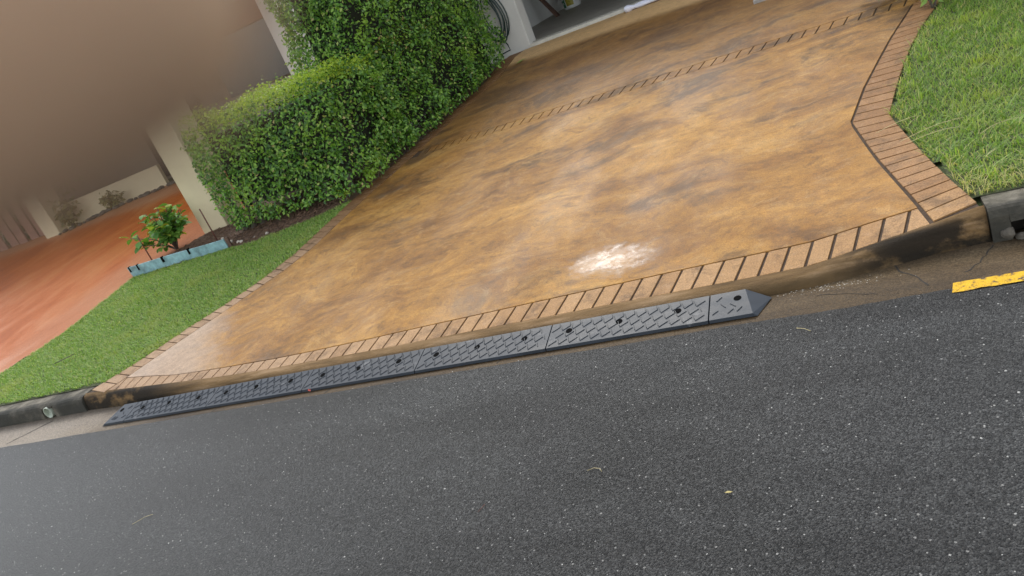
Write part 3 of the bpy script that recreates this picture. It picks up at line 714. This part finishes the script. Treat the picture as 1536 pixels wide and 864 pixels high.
# ---- turf and long grass
def blades(name, pts, hgt, wdt, mat, parent=None, lean=.6, rnd=None, cluster=None):
    n = len(pts); az = rng.uniform(0, 2 * math.pi, n); h_ = hgt * rng.uniform(.45, 1.35, n); ln = h_ * lean * rng.uniform(.2, 1.6, n)
    d = np.stack([np.cos(az), np.sin(az)], -1); sd_ = np.stack([-d[:, 1], d[:, 0]], -1) * (wdt * rng.uniform(.6, 1.3, n) / 2)[:, None]
    z0 = np.asarray(hz(pts[:, 0], pts[:, 1])) - .012
    def ring(t, wf):
        c = pts + d * (ln * t * t)[:, None]; z = z0 + h_ * t * (1 - .22 * t)
        return c, z, sd_ * wf
    out = []
    for t, wf in ((0, 1), (.55, .85)):
        c, z, s2 = ring(t, wf); out += [np.c_[c - s2, z], np.c_[c + s2, z]]
    c, z, _ = ring(1.0, 0); out.append(np.c_[c, z])
    V = np.stack(out, 1).reshape(-1, 3); f = np.array([(0, 1, 3), (0, 3, 2), (2, 3, 4)])
    F = (f[None] + 5 * np.arange(n)[:, None, None]).reshape(-1, 3); r = rng.random(n) if rnd is None else rnd
    return mesh_np(name, V, F, mat, parent, False, {'rnd': np.repeat(r, 5)})
def bed_y(x): return np.interp(x, [-8.3, -6.36, -5.9, -5.2, -4.8], [5.95, 5.95, 5.92, 6.08, 6.26])
def left_x(y): return np.interp(y, [3.4, 4.2, 4.9, 5.95], [-8.45, -8.2, -8.0, -7.99])
N = 120000; P = np.c_[rng.uniform(-8.5, -4.7, N), rng.uniform(3.47, 6.3, N)]
edge = .034 * np.array([mnoise.noise(Vector((a * 9, b * 9, 0))) for a, b in P])
ok = (P[:, 0] < fx(LO, P[:, 1]) + .010 + edge) & (P[:, 0] > left_x(P[:, 1]) + edge) & (P[:, 1] < bed_y(P[:, 0]) + edge) & (P[:, 1] > 3.474 + edge)
P = P[ok]; print('turf', len(P))
o = blades('lawn', P, .030, .0060, M['lawn'], None, 1.1); tag(o, 'short clipped lawn between the left kerb and the hedge', 'lawn', kind='stuff')
turf_edge = P
# soil sheets under lawn, bed and the neighbour's drive
def region(name, xs, ys, inside, zoff, mat, kind='structure'):
    X, Y = np.meshgrid(xs, ys); Z = np.asarray(hz(X, Y)) + zoff; nx, ny = len(xs), len(ys)
    V = np.stack([X, Y, Z], -1).reshape(-1, 3); F = []
    for r in range(ny - 1):
        for c in range(nx - 1):
            if inside((xs[c] + xs[c + 1]) / 2, (ys[r] + ys[r + 1]) / 2): F.append((r * nx + c, r * nx + c + 1, (r + 1) * nx + c + 1, (r + 1) * nx + c))
    o = mesh_np(name, V, np.array(F), mat, None, True)
    if kind: o['kind'] = kind
    return o
region('lawn_ground', np.linspace(-8.6, -4.6, 101), np.linspace(3.46, 6.34, 73), lambda x, y: x < fx(LO, y) + .01 and x > left_x(y) - .02 and y < bed_y(x) + .03, -.010, M['soil'])
region('garden_bed', np.linspace(-8.0, -4.3, 75), np.linspace(5.9, 10.9, 101), lambda x, y: x < fx(LO, y) - .0 and y > bed_y(x) - .02 and x > -8.0 + max(0, y - 6.1) * .9, -.004, M['mulch'])
region('neighbour_driveway', np.linspace(-30, -5.5, 99), np.linspace(3.5, 14, 106), lambda x, y: x < max(left_x(y) if y < 5.95 else -7.9 + max(0, y - 6.1) * .9, -99) and (y < 9.9 or y < 11.2), -.014, M['terracotta'])
# mulch bits and stones in the bed
V, F = [], []
for q in range(1500):
    x = random.uniform(-8.0, -4.9); y = random.uniform(5.95, 6.95)
    if not (y > bed_y(x) + .02) or x < -8.0 + max(0, y - 6.1) * .9 + .05: continue
    s = random.uniform(.012, .035); t = random.uniform(0, 3.14); c0, s0 = math.cos(t), math.sin(t); z = float(hz(x, y)); k = len(V); tl = random.uniform(-.4, .4)
    for (u, v, ww) in [(1, .25, .1), (-1, .25, .1), (-1, -.25, .1), (1, -.25, .1), (0, 0, .45)]: V.append((x + s * (u * c0 - v * s0), y + s * (u * s0 + v * c0), z + s * (ww + tl * u * .5)))
    F += [(k, k + 1, k + 4), (k + 1, k + 2, k + 4), (k + 2, k + 3, k + 4), (k + 3, k, k + 4)]
tag(mesh_py('mulch', V, F, M['mulch'], None), 'brown bark mulch in the bed by the cream pillar', 'mulch', kind='stuff')
V, F = [], []
for q in range(59):
    x = random.uniform(-7.9, -6.4) if q < 55 else random.uniform(-6.3, -5.2); y = (6.03 + abs(random.gauss(0, .07))) if q < 55 else float(bed_y(x)) + random.uniform(.0, .12)
    s = random.uniform(.012, .03); bm = bmesh.new(); bmesh.ops.create_icosphere(bm, subdivisions=1, radius=s); k = len(V)
    off = Vector((random.random() * 9, 0, 0))
    for v in bm.verts: p = v.co * (1 + .5 * mnoise.noise(v.co * 40 + off)); V.append((x + p.x, y + p.y, float(hz(x, y)) + p.z * .7 + s * .3))
    bm.verts.index_update(); F += [tuple(k + v.index for v in f.verts) for f in bm.faces]; bm.free()
tag(mesh_py('bed_stones', V, F, M['stone'], None), 'scatter of small pale stones behind the blue edging', 'stones', kind='stuff')

# right verge: long grass
region('verge_soil', np.linspace(.1, 6, 80), np.linspace(3.46, 8.4, 80), lambda x, y: x > fx(RO, y) - .0, -.012, M['soil'])
N = 120000; P = np.c_[rng.uniform(.15, 3.4, N), 3.47 + rng.random(N) ** 1.0 * 3.9]
edge = .035 * np.array([mnoise.noise(Vector((a * 7, b * 7, 5))) for a, b in P])
ok = (P[:, 0] > fx(RO, P[:, 1]) + .012 + edge) & (P[:, 1] > 3.474 + edge * .4) & (rng.random(N) < np.where(P[:, 0] > 1.7, .45, 1))
P = P[ok]; dry = np.exp(-((P[:, 1] - 3.5) / .22) ** 2) + np.exp(-((P[:, 0] - fx(RO, P[:, 1])) / .08) ** 2) * .5
r = rng.random(len(P)); r = np.where(rng.random(len(P)) < .5 * dry, .88 + .12 * rng.random(len(P)), r); print('grass', len(P))
o = blades('grass', P, .038, .0040, M['grass'], None, 1.1, r); tag(o, 'longer unmown grass on the verge right of the drive', 'grass', kind='stuff')
# taller tufts
tc = P[rng.choice(len(P), 150, False)]; PP = np.repeat(tc, 14, 0) + rng.normal(0, .022, (150 * 14, 2))
ok = PP[:, 0] > fx(RO, PP[:, 1]) + .02; PP = PP[ok & (PP[:, 1] > 3.53)]
o = blades('grass_tufts', PP, .085, .0048, M['grass'], None, 1.0, .3 + .6 * rng.random(len(PP))); tag(o, 'taller tufts standing out of the right verge grass', 'grass', kind='stuff')
# weeds along the joint between drive and lawn on the left, and grass over the kerb
# dry seed stalks leaning over the right border
for q, (x, y, az, ln, b, lb) in enumerate([(.50, 4.42, R(200), .34, .05, 'longest pale straw stalk leaning over the right brick border'), (.46, 4.30, R(190), .26, .04, 'short pale straw stalk lying across the right brick border'),
                                      (.52, 4.12, R(25), .22, .06, 'pale straw stalk lying in the grass near the right border'), (.30, 4.62, R(205), .24, .03, 'pale straw stalk crossing the bend of the right border')]):
    z = float(hz(x, y)); pts = []
    for t in np.linspace(0, 1, 8):
        xx, yy = x + math.cos(az) * ln * t, y + math.sin(az) * ln * t; pts.append((xx, yy, float(hz(xx, yy)) + .012 + .5 * b * math.sin(t * 2.7) * (1 - t * .7)))
    tag(MB().tube(pts, [.0013] * 7 + [.0008], 5).build('straw_stalk', M['straw'], None, True), lb, 'straw', 'straw on the right verge')

# shrub at the top right of the drive
def shrub(name, label, c, rad, n, size, mat, cat='shrub', wid=1.0, stems=6, group=None):
    z = float(hz(c[0], c[1])); root = empty(name, (c[0], c[1], z)); tag(root, label, cat, group)
    d = rng.normal(0, 1, (n, 3)); d /= np.linalg.norm(d, axis=1, keepdims=True); rr = rng.random(n) ** .4
    P = d * rr[:, None] * np.array(rad) * (1 + .25 * np.sin(d[:, :1] * 7 + d[:, 1:2] * 5)); P[:, 2] = np.abs(P[:, 2] + rad[2] * .9)
    P += np.array([c[0], c[1], z + .03]); Nr = d * .5 + rng.normal(0, .5, (n, 3)) + np.array([0, 0, .7])
    leaves('foliage', P, Nr, size, mat, root, wid)
    mb = MB()
    for q in range(stems):
        t = 2 * math.pi * q / stems; e = np.array([math.cos(t) * rad[0] * .7, math.sin(t) * rad[1] * .7, rad[2] * 1.3])
        mb.tube([(c[0] + e[0] * .08, c[1] + e[1] * .08, z - .02), (c[0] + e[0] * .4, c[1] + e[1] * .4, z + e[2] * .5), (c[0] + e[0], c[1] + e[1], z + e[2])], [.012, .009, .005], 6)
    mb.build('stem', M['bark'], root, True); return root
shrub('shrub', 'dark leafy shrub overhanging the top right corner of the drive', (.78, 7.12), (.62, .42, .55), 2600, .085, M['shrub'], wid=.85)
shrub('shrub', 'bright leafy seedling at the foot of the dark shrub by the verge', (.66, 6.52), (.07, .07, .06), 40, .07, M['greenleaf'], wid=.8, stems=3)
# weeds at hedge foot
shrub('weed', 'small bright weed where lawn meets hedge at the drive edge', (-4.86, 6.28), (.10, .07, .05), 70, .05, M['hedgetop'], 'weed', .5, 3)

# broad-leaved bush in the bed: every leaf its own piece
root = empty('garden_bush', (-7.74, 6.52, float(hz(-7.74, 6.52)))); tag(root, 'bushy broad-leaved green plant behind the blue edging', 'bush')
protos = []
for q, cc in enumerate([0.2, .45, .7, .92, .99]):
    V = []; F = []
    for (w_, t, dz) in [(.0, 0, 0), (.20, .22, .02), (.31, .5, .03), (.22, .8, -.02), (0, 1.0, -.10)]:
        V += [(-w_, t, dz + w_ * .3), (0, t, dz), (w_, t, dz + w_ * .3)]
    for a in range(4):
        for b in range(2): F.append((a * 3 + b, a * 3 + b + 1, a * 3 + b + 4, a * 3 + b + 3))
    me = bpy.data.meshes.new('leaf'); me.from_pydata(V, [], F); at = me.attributes.new('rnd', 'FLOAT', 'POINT'); at.data.foreach_set('value', np.full(len(V), cc, dtype=np.float32))
    for p_ in me.polygons: p_.use_smooth = True
    me.materials.append(M['crop']); protos.append(me)
stems = []
for q in range(22):
    t = random.uniform(0, 6.28); rr = random.uniform(.06, .52); stems.append((math.cos(t) * rr * 1.15 + .04, math.sin(t) * rr * .6, random.uniform(.24, .58) * (1.1 - rr)))
mb = MB()
for e in stems: mb.tube([(-7.74, 6.52, root.location.z - .02), (-7.74 + e[0] * .4, 6.52 + e[1] * .4, root.location.z + e[2] * .6), (-7.74 + e[0], 6.52 + e[1], root.location.z + e[2])], [.009, .007, .004], 6)
mb.build('stem', M['bark'], root, True)
for e in stems:
    for q in range(17):
        t = random.uniform(.3, 1.05); az = random.uniform(0, 6.28); el = random.uniform(-.5, .75)
        o = bpy.data.objects.new('leaf', random.choices(protos, [3, 4, 4, 1.6, .8])[0]); link(o, root)
        o.location = (e[0] * t, e[1] * t, e[2] * t); s = random.uniform(.085, .16); o.scale = (s, s, s)
        o.rotation_euler = (el, random.uniform(-.4, .4), az)

# ================================================================== BED EDGING, STAKES
root = empty('garden_edging', (-7.2, 5.97, float(hz(-7.2, 5.97)))); tag(root, 'weathered pale blue edging strip pegged along the garden bed', 'edging')
def zz(x, y): return float(hz(x, y))
V = []; xs = np.linspace(-8.0, -6.36, 24)
for x in xs:
    yy = 5.965 + .008 * math.sin(x * 5); z = zz(x, yy); hh = .125 - .02 * (x + 8) / 1.6
    V += [(x, yy, z - .03), (x, yy - .012, z + hh), (x, yy + .004, z + hh + .001), (x, yy + .012, z - .03)]
F = [(a * 4 + b, (a + 1) * 4 + b, (a + 1) * 4 + (b + 1) % 4, a * 4 + (b + 1) % 4) for a in range(len(xs) - 1) for b in range(4)] + [(3, 2, 1, 0), tuple(len(V) - 4 + i for i in range(4))]
mesh_py('strip', V, F, M['blue'], root)
for x in (-7.97, -7.82, -7.38, -6.93): MB().box((x, 5.958, zz(x, 5.96) + .095), (.018, .035, .07), .2).build('peg', M['black'], root)
MB().box((-6.335, 5.985, zz(-6.33, 5.98) + .05), (.03, .05, .12), .5).build('end_post', M['timber'], root)
for q, (x, y, dx, hh, lb) in enumerate([(-8.06, 6.36, 0.0, .34, 'thin rusty stake standing beside the left end of the blue edging'), (-6.82, 6.30, 0.0, .42, 'thin rusty stake in front of the cream pillar')]):
    z = zz(x, y); tag(MB().tube([(x, y, z - .05), (x + dx, y, z + hh)], .008, 7).build('garden_stake', M['rust'], None, True), lb, 'stake', 'stakes in the garden bed')

# ================================================================== NEIGHBOUR HOUSE AND OWN HOUSE (left, under the finger blur)
house = empty('neighbour_house', (-13, 12, .85)); tag(house, 'cream and taupe house with pillars behind the terracotta paving', 'house')
def pillar(x, y, wd, dp, top, mat, parent): 
    o = MB().box((x, y, (zz(x, y) - .05 + top) / 2), (wd, dp, top - zz(x, y) + .05)).build('pillar', mat, parent); return bevel(o, .012, 2)
pillar(-7.27, 6.98, .42, .40, 3.1, M['cream'], house)
pillar(-14.72, 10.10, .46, .42, 3.3, M['cream'], house)
# low cream wall between far pillar and the back wall
MB().quadbox([(-14.5, 10.10), (-12.55, 11.18), (-12.62, 11.32), (-14.6, 10.24)], .7, 1.22).build('low_wall', M['cream'], house)
# back wall, with a glazed door in a pale frame and a dark window
MB().box((-16.6, 13.1, 2.7), (14.4, .25, 4.0)).build('back_wall', M['taupe'], house)
MB().box((-9.25, 12.6, 2.1), (1.1, .25, 2.8)).build('side_wall', M['taupe'], house)
dr = MB().box((-13.4, 12.93, 1.85), (2.0, .05, 2.05)).build('glass_door', M['glass'], house)
for (cx, cz, sx, sz) in [(-13.4, .88, 2.16, .09), (-14.45, 1.85, .07, 2.0), (-12.35, 1.85, .07, 2.0), (-13.4, 2.92, 2.16, .09)]: MB().box((cx, 12.90, cz), (sx, .09, sz)).build('door_frame', M['frame'], dr)
# wall column beside the hedge and the dark screened window to its left
cl = MB().box((-8.42, 11.62, 2.2), (.60, .3, 2.8)).build('column', M['white'], house)
wn = MB().box((-9.55, 11.66, 2.32), (1.62, .06, 1.0)).build('window', M['glass'], house)
for (cx, cz, sx, sz) in [(-9.55, 1.80, 1.66, .06), (-9.75, 2.32, .05, .98), (-10.38, 2.32, .06, .98)]: MB().box((cx, 11.61, cz), (sx, .06, sz)).build('window_frame', M['frame'], wn)
MB().box((-9.6, 11.70, 1.3), (1.7, .2, .95)).build('window_wall', M['taupe'], house)
MB().box((-9.9, 11.72, 3.05), (2.4, .2, .42)).build('gable_cladding', M['redwall'], house)
MB().add([(-24, 9.6, 3.32), (-8.0, 9.6, 3.32), (-8.0, 14.4, 5.4), (-24, 14.4, 5.4), (-24, 9.6, 3.44), (-8.0, 9.6, 3.44), (-8.0, 14.4, 5.52), (-24, 14.4, 5.52)],
         [(0, 3, 2, 1), (4, 5, 6, 7), (0, 1, 5, 4), (1, 2, 6, 5), (2, 3, 7, 6), (3, 0, 4, 7)]).build('roof', M['rooft'], house)
shrub('shrub', 'ochre-leaved small shrub at the foot of the far cream pillar', (-14.15, 10.0), (.26, .2, .30), 260, .11, M['dull'], group='shrubs along the low cream wall')
shrub('shrub', 'low green shrub in the middle of the low cream wall', (-13.35, 10.45), (.28, .16, .16), 220, .09, M['dull'], group='shrubs along the low cream wall')
V, F = [], []
for q in range(60):
    t = random.random(); x = -14.4 + 2.3 * t; y = 9.86 + 1.05 * t + random.uniform(-.08, .08); s = random.uniform(.03, .08); bm = bmesh.new(); bmesh.ops.create_icosphere(bm, subdivisions=1, radius=s); k = len(V)
    for v in bm.verts: p = v.co * (1 + .5 * mnoise.noise(v.co * 14 + Vector((q, 0, 0)))); V.append((x + p.x, y + p.y, zz(x, y) + p.z * .6 + .01))
    bm.verts.index_update(); F += [tuple(k + v.index for v in f.verts) for f in bm.faces]; bm.free()
tag(mesh_py('wall_stones', V, F, M['rock'], None), 'dark edging stones along the foot of the low cream wall', 'stones', kind='stuff')
# paling fence at the far left
fr = empty('paling_fence', (-17.2, 10.35, .8)); tag(fr, 'pinkish brown paling fence left of the far cream pillar', 'fence')
for q in range(12):
    x = -19.4 + q * .38; MB().box((x, 10.35 + .02 * (q % 2), 1.62 + random.uniform(-.04, .04)), (.27, .03, 1.75), 0, random.uniform(-.02, .02)).build('paling', M['fence'], fr)
MB().box((-17.3, 10.43, 1.2), (4.7, .06, .10)).build('rail', M['timber'], fr); MB().box((-17.3, 10.43, 2.1), (4.7, .06, .10)).build('rail', M['timber'], fr)
shrub('shrub', 'dark shrub growing behind the pinkish palings', (-17.4, 11.2), (2.0, .5, .8), 900, .2, M['shrub'])

# ------------------------------------------------------------------ garage
def gp(a, b): p = GA + GU * a + GV * b; return (float(p[0]), float(p[1]))
gar = empty('garage', (*gp(1.5, 2), .80)); tag(gar, 'open garage with off-white walls at the top of the drive', 'garage')
ZF_ = .845
MB().quadbox([gp(.0, .0), gp(5.0, 0), gp(5.0, .16), gp(.0, .16)], .5, ZF_ - .010).build('threshold', M['strip'], gar)
MB().quadbox([gp(-1.25, .345), gp(0, .345), gp(0, .163), gp(5.0, .163), gp(5.0, .345), gp(5.6, .345), gp(5.6, 6.6), gp(-1.25, 6.6)], .5, ZF_).build('floor_slab', M['slab'], gar)
bevel(MB().quadbox([gp(-1.25, .02), gp(0, .02), gp(0, .34), gp(-1.25, .34)], .4, 3.15).build('pier', M['white'], gar), .01)
MB().quadbox([gp(-1.40, .345), gp(-1.25, .345), gp(-1.25, 6.6), gp(-1.40, 6.6)], .5, 3.2).build('side_wall', M['inner'], gar)
MB().quadbox([gp(-1.4, 6.603), gp(5.75, 6.603), gp(5.75, 6.75), gp(-1.4, 6.75)], .5, 3.2).build('back_wall', M['inner'], gar)
MB().quadbox([gp(5.6, .345), gp(5.75, .345), gp(5.75, 6.6), gp(5.6, 6.6)], .5, 3.2).build('side_wall', M['inner'], gar)
MB().quadbox([gp(5.0, .02), gp(6.2, .02), gp(6.2, .34), gp(5.0, .34)], .3, 3.15).build('pier', M['white'], gar)
MB().quadbox([gp(.003, .03), gp(4.997, .03), gp(4.997, .33), gp(.003, .33)], 2.95, 3.15).build('lintel', M['white'], gar)
MB().quadbox([gp(-1.7, -.25), gp(6.5, -.25), gp(6.5, 7.1), gp(-1.7, 7.1)], 3.205, 3.33).build('roof', M['rooft'], gar)
# hose hanging on the pier
mb = MB(); hx, hy = -.62, -.03
def hp(a, z, out=0.0): p = gp(a, hy - out); return (p[0], p[1], z)
for q, (a0, a1, zb_, o) in enumerate([(-.66, -.28, 1.02, .0), (-.62, -.24, 1.0, .022), (-.58, -.32, 1.12, .03), (-.72, -.33, .98, .045), (-.55, -.20, 1.06, .012), (-.70, -.26, 1.05, .06)]):
    pts = []
    for t in np.linspace(0, 1, 26):
        an = math.pi * 2 * t; z = 1.85 + (zb_ - 1.85) * (.5 - .5 * math.cos(an)); a = (a0 + a1) / 2 + (a1 - a0) / 2 * math.sin(an) * (.55 + .45 * math.sin(math.pi * min(1, abs(1.85 - z)))) + .10 * (1.85 - z)
        pts.append(hp(a, z, o + .012))
    mb.tube(pts, .0105, 7)
mb.tube([hp(-.38, 1.1, .03), hp(-.30, .95, .05), hp(-.28, .87, .08), hp(-.42, .855, .14)], .0105, 7)
tag(mb.build('garden_hose', M['hose'], None, True), 'dark green garden hose hanging in loops on the garage pier', 'hose')
# timber prop leaning inside, tub with printed label, white roll on the apron
a = (-4.80, 15.0)
mb = MB(); A, B = Vector((*a, ZF_)), Vector((a[0] - .46, a[1] + .05, ZF_ + .85)); d = (B - A); 
o = MB().box((0, 0, d.length / 2), (.11, .05, d.length)).build('timber_prop', M['timber']); o.location = A; o.rotation_euler = d.to_track_quat('Z', 'Y').to_euler(); tag(o, 'brown timber length leaning in the garage against the side wall', 'timber')
tb = empty('storage_tub', (-4.78, 16.1, ZF_)); tag(tb, 'white plastic tub with green and olive printed label on the garage floor', 'tub')
n = 28; V = []; 
for (r_, z_) in [(.0, .004), (.17, .004), (.185, .03), (.205, .40), (.215, .405), (.215, .43), (.0, .435)]:
    for k in range(n): t = 2 * math.pi * k / n; V.append((tb.location.x + r_ * math.cos(t), tb.location.y + r_ * math.sin(t), ZF_ + z_))
F = [(a_ * n + k, a_ * n + (k + 1) % n, (a_ + 1) * n + (k + 1) % n, (a_ + 1) * n + k) for a_ in range(6) for k in range(n)]
mesh_py('body', V, F, M['tub'], tb, True)
def lab(name, t0, t1, z0, z1, mat, lift):
    V, F = [], []; m = 8
    for k in range(m + 1):
        t = t0 + (t1 - t0) * k / m
        for z_ in (z0, z1): r_ = .185 + .02 * (z_ - .03) / .37 + lift; V.append((tb.location.x + r_ * math.cos(t), tb.location.y + r_ * math.sin(t), ZF_ + z_))
    for k in range(m): F.append((2 * k, 2 * k + 2, 2 * k + 3, 2 * k + 1))
    return mesh_py(name, V, F, mat, tb)
lab('label', R(-150), R(-118), .05, .36, M['tubgreen'], .0015); lab('label', R(-112), R(-62), .07, .36, M['tubyellow'], .0015)
for z_ in (.12, .2, .28): lab('label_mark', R(-138), R(-130), z_, z_ + .035, M['tub'], .003)
V, F = [], []; n = 14; A = np.array([-2.52, 10.80]); dvec = np.array([.995, -.10]); pr = np.array([.10, .995]); L_ = 1.5; m = 40
for a_ in range(m + 1):
    s = a_ / m; c = A + dvec * L_ * s + pr * .012 * math.sin(s * 9); fat = 1.0 + .9 * math.exp(-(s / .05) ** 2) - .3 * math.exp(-((s - .09) / .03) ** 2)
    fat *= (.35 if a_ == 0 else 1)
    for k in range(n):
        t = 2 * math.pi * k / n; rr = fat * (1 + .12 * math.sin(3 * t + s * 14))
        x, y = c + pr * .085 * rr * math.cos(t); V.append((x, y, zz(x, y) + .034 + .034 * rr * math.sin(t)))
F = [(a_ * n + k, a_ * n + (k + 1) % n, (a_ + 1) * n + (k + 1) % n, (a_ + 1) * n + k) for a_ in range(m) for k in range(n)] + [tuple(range(n - 1, -1, -1)), tuple(m * n + k for k in range(n))]
tag(mesh_py('cloth_roll', V, F, M['cloth'], None, True), 'rolled white cloth lying along the garage threshold', 'cloth')
for q, (x, y, ln, lb) in enumerate([(-.05, 8.49, 1.3, 'front grey timber offcut lying at the top edge of the drive'), (.0, 8.62, 1.3, 'rear grey timber offcut lying at the top edge of the drive')]):
    o = MB().box((0, 0, .018), (ln, .05, .036)).build('timber_offcut', M['grain']); o.location = (x, y, zz(x, y)); o.rotation_euler = (R(6), 0, R(-3)); tag(o, lb, 'timber', 'offcuts on the drive')

# ================================================================== SMALL LITTER
def litter_leaf(name, x, y, z, ln, az, mat, label, cat='leaf'):
    V = [(0, 0, .002), (.28, .45, .006), (0, 1, .01), (-.28, .45, .008), (0, .5, .002)]
    me = bpy.data.meshes.new(name); me.from_pydata([tuple(np.array(v) * np.array([ln, ln, 1])) for v in V], [], [(0, 1, 4), (1, 2, 4), (2, 3, 4), (3, 0, 4)])
    me.materials.append(mat); o = link(bpy.data.objects.new(name, me)); o.location = (x, y, z); o.rotation_euler = (.1, .05, az); return tag(o, label, cat)
litter_leaf('fallen_leaf', -3.18, 2.985, .003, .03, 1.0, M['redleaf'], 'tiny red leaf on the road edge below the ramp')
litter_leaf('fallen_leaf', -.57, 1.87, .003, .028, 2.2, M['yleaf'], 'small yellow leaf on the wet asphalt, lower right')
litter_leaf('fallen_leaf', -3.95, 9.85, zz(-3.95, 9.85) + .004, .16, -1.2, M['greenleaf'], 'fresh green leaf dropped on the drive beside the tall hedge')
def twig(pts, r_, mat, label):
    tag(MB().tube(pts, r_, 5).build('twig', mat, None, True), label, 'twig')
twig([(-.38, 2.83, .004), (-.35, 2.815, .005), (-.325, 2.79, .004)], .0013, M['straw'], 'short pale twig on the asphalt below the ramp tip')
twig([(-1.12, 2.035, .004), (-1.095, 2.045, .006), (-1.07, 2.04, .005), (-1.06, 2.025, .003)], .0008, M['straw'], 'bent pale twig on the asphalt in the lower middle')
twig([(-1.52, 1.85, .003), (-1.505, 1.89, .004)], .0010, M['rust'], 'tiny brown twig near the bottom edge of the road')
twig([(-3.62, 1.92, .003), (-3.57, 1.97, .004), (-3.53, 1.985, .003)], .0009, M['straw'], 'thin pale twig on the asphalt at lower left')
twig([(-7.0, 4.0, zz(-7, 4) + .035), (-6.86, 4.12, zz(-6.9, 4.1) + .035)], .004, M['bark'], 'dark twig lying on the left lawn near the kerb')

# ================================================================== PHOTOGRAPHER'S HAND: one finger strays in front of the lens
def lens_pt(x, y, z): return Vector(CAM + CR @ np.array([x, y, z]))
joints = {  # metres in the lens frame: right, down, forward
    'wrist': ((-.150, .010, -.030), .027), 'palm': ((-.108, -.004, -.012), .030), 'k1': ((-.078, -.006, .008), .0125), 'elbow': ((-.33, .16, -.16), .043), 'fore': ((-.23, .08, -.09), .036),
    'i1': ((-.046, .0012, .0190), .0105), 'i2': ((-.0300, -.0040, .0212), .0098), 'i3': ((-.0142, -.0105, .0210), .0094), 'i4': ((-.0090, -.0138, .0210), .0070),
    'k2': ((-.082, .018, .000), .0115), 'm1': ((-.056, .050, -.012), .0090), 'm2': ((-.040, .062, -.030), .0082), 'm3': ((-.046, .062, -.046), .0070),
    'k3': ((-.090, .036, -.010), .0110), 'r1': ((-.070, .068, -.022), .0086), 'r2': ((-.056, .076, -.040), .0078), 'r3': ((-.062, .072, -.056), .0068),
    'k4': ((-.102, .050, -.020), .0100), 'p1': ((-.090, .078, -.032), .0076), 'p2': ((-.080, .084, -.046), .0070), 'p3': ((-.084, .080, -.058), .0062),
    't0': ((-.112, -.030, -.030), .0150), 't1': ((-.082, -.046, -.044), .0115), 't2': ((-.056, -.048, -.052), .0095),
}
order = list(joints); V = [lens_pt(*joints[k][0]) for k in order]; ix = {k: i for i, k in enumerate(order)}
E_ = [('elbow', 'fore'), ('fore', 'wrist'), ('wrist', 'palm'), ('palm', 'k1'), ('k1', 'i1'), ('i1', 'i2'), ('i2', 'i3'), ('i3', 'i4'), ('palm', 'k2'), ('k2', 'm1'), ('m1', 'm2'), ('m2', 'm3'), ('palm', 'k3'), ('k3', 'r1'), ('r1', 'r2'), ('r2', 'r3'),
      ('palm', 'k4'), ('k4', 'p1'), ('p1', 'p2'), ('p2', 'p3'), ('wrist', 't0'), ('t0', 't1'), ('t1', 't2')]
me = bpy.data.meshes.new('person'); me.from_pydata([tuple(v) for v in V], [(ix[a], ix[b]) for a, b in E_], []); me.materials.append(M['skin'])
hand = link(bpy.data.objects.new('person', me)); tag(hand, 'hand of the photographer with a blurred finger across the upper left', 'person')
sk = hand.modifiers.new('skin', 'SKIN'); sk.use_smooth_shade = True
lay = me.skin_vertices[0] if me.skin_vertices else None
if lay is None:
    bpy.context.view_layer.objects.active = hand; bpy.ops.mesh.customdata_skin_add(); lay = me.skin_vertices[0]
for k in order: lay.data[ix[k]].radius = (joints[k][1],) * 2; lay.data[ix[k]].use_root = (k == 'palm')
sb = hand.modifiers.new('smooth', 'SUBSURF'); sb.levels = 2; sb.render_levels = 2
for p_ in me.polygons: p_.use_smooth = True
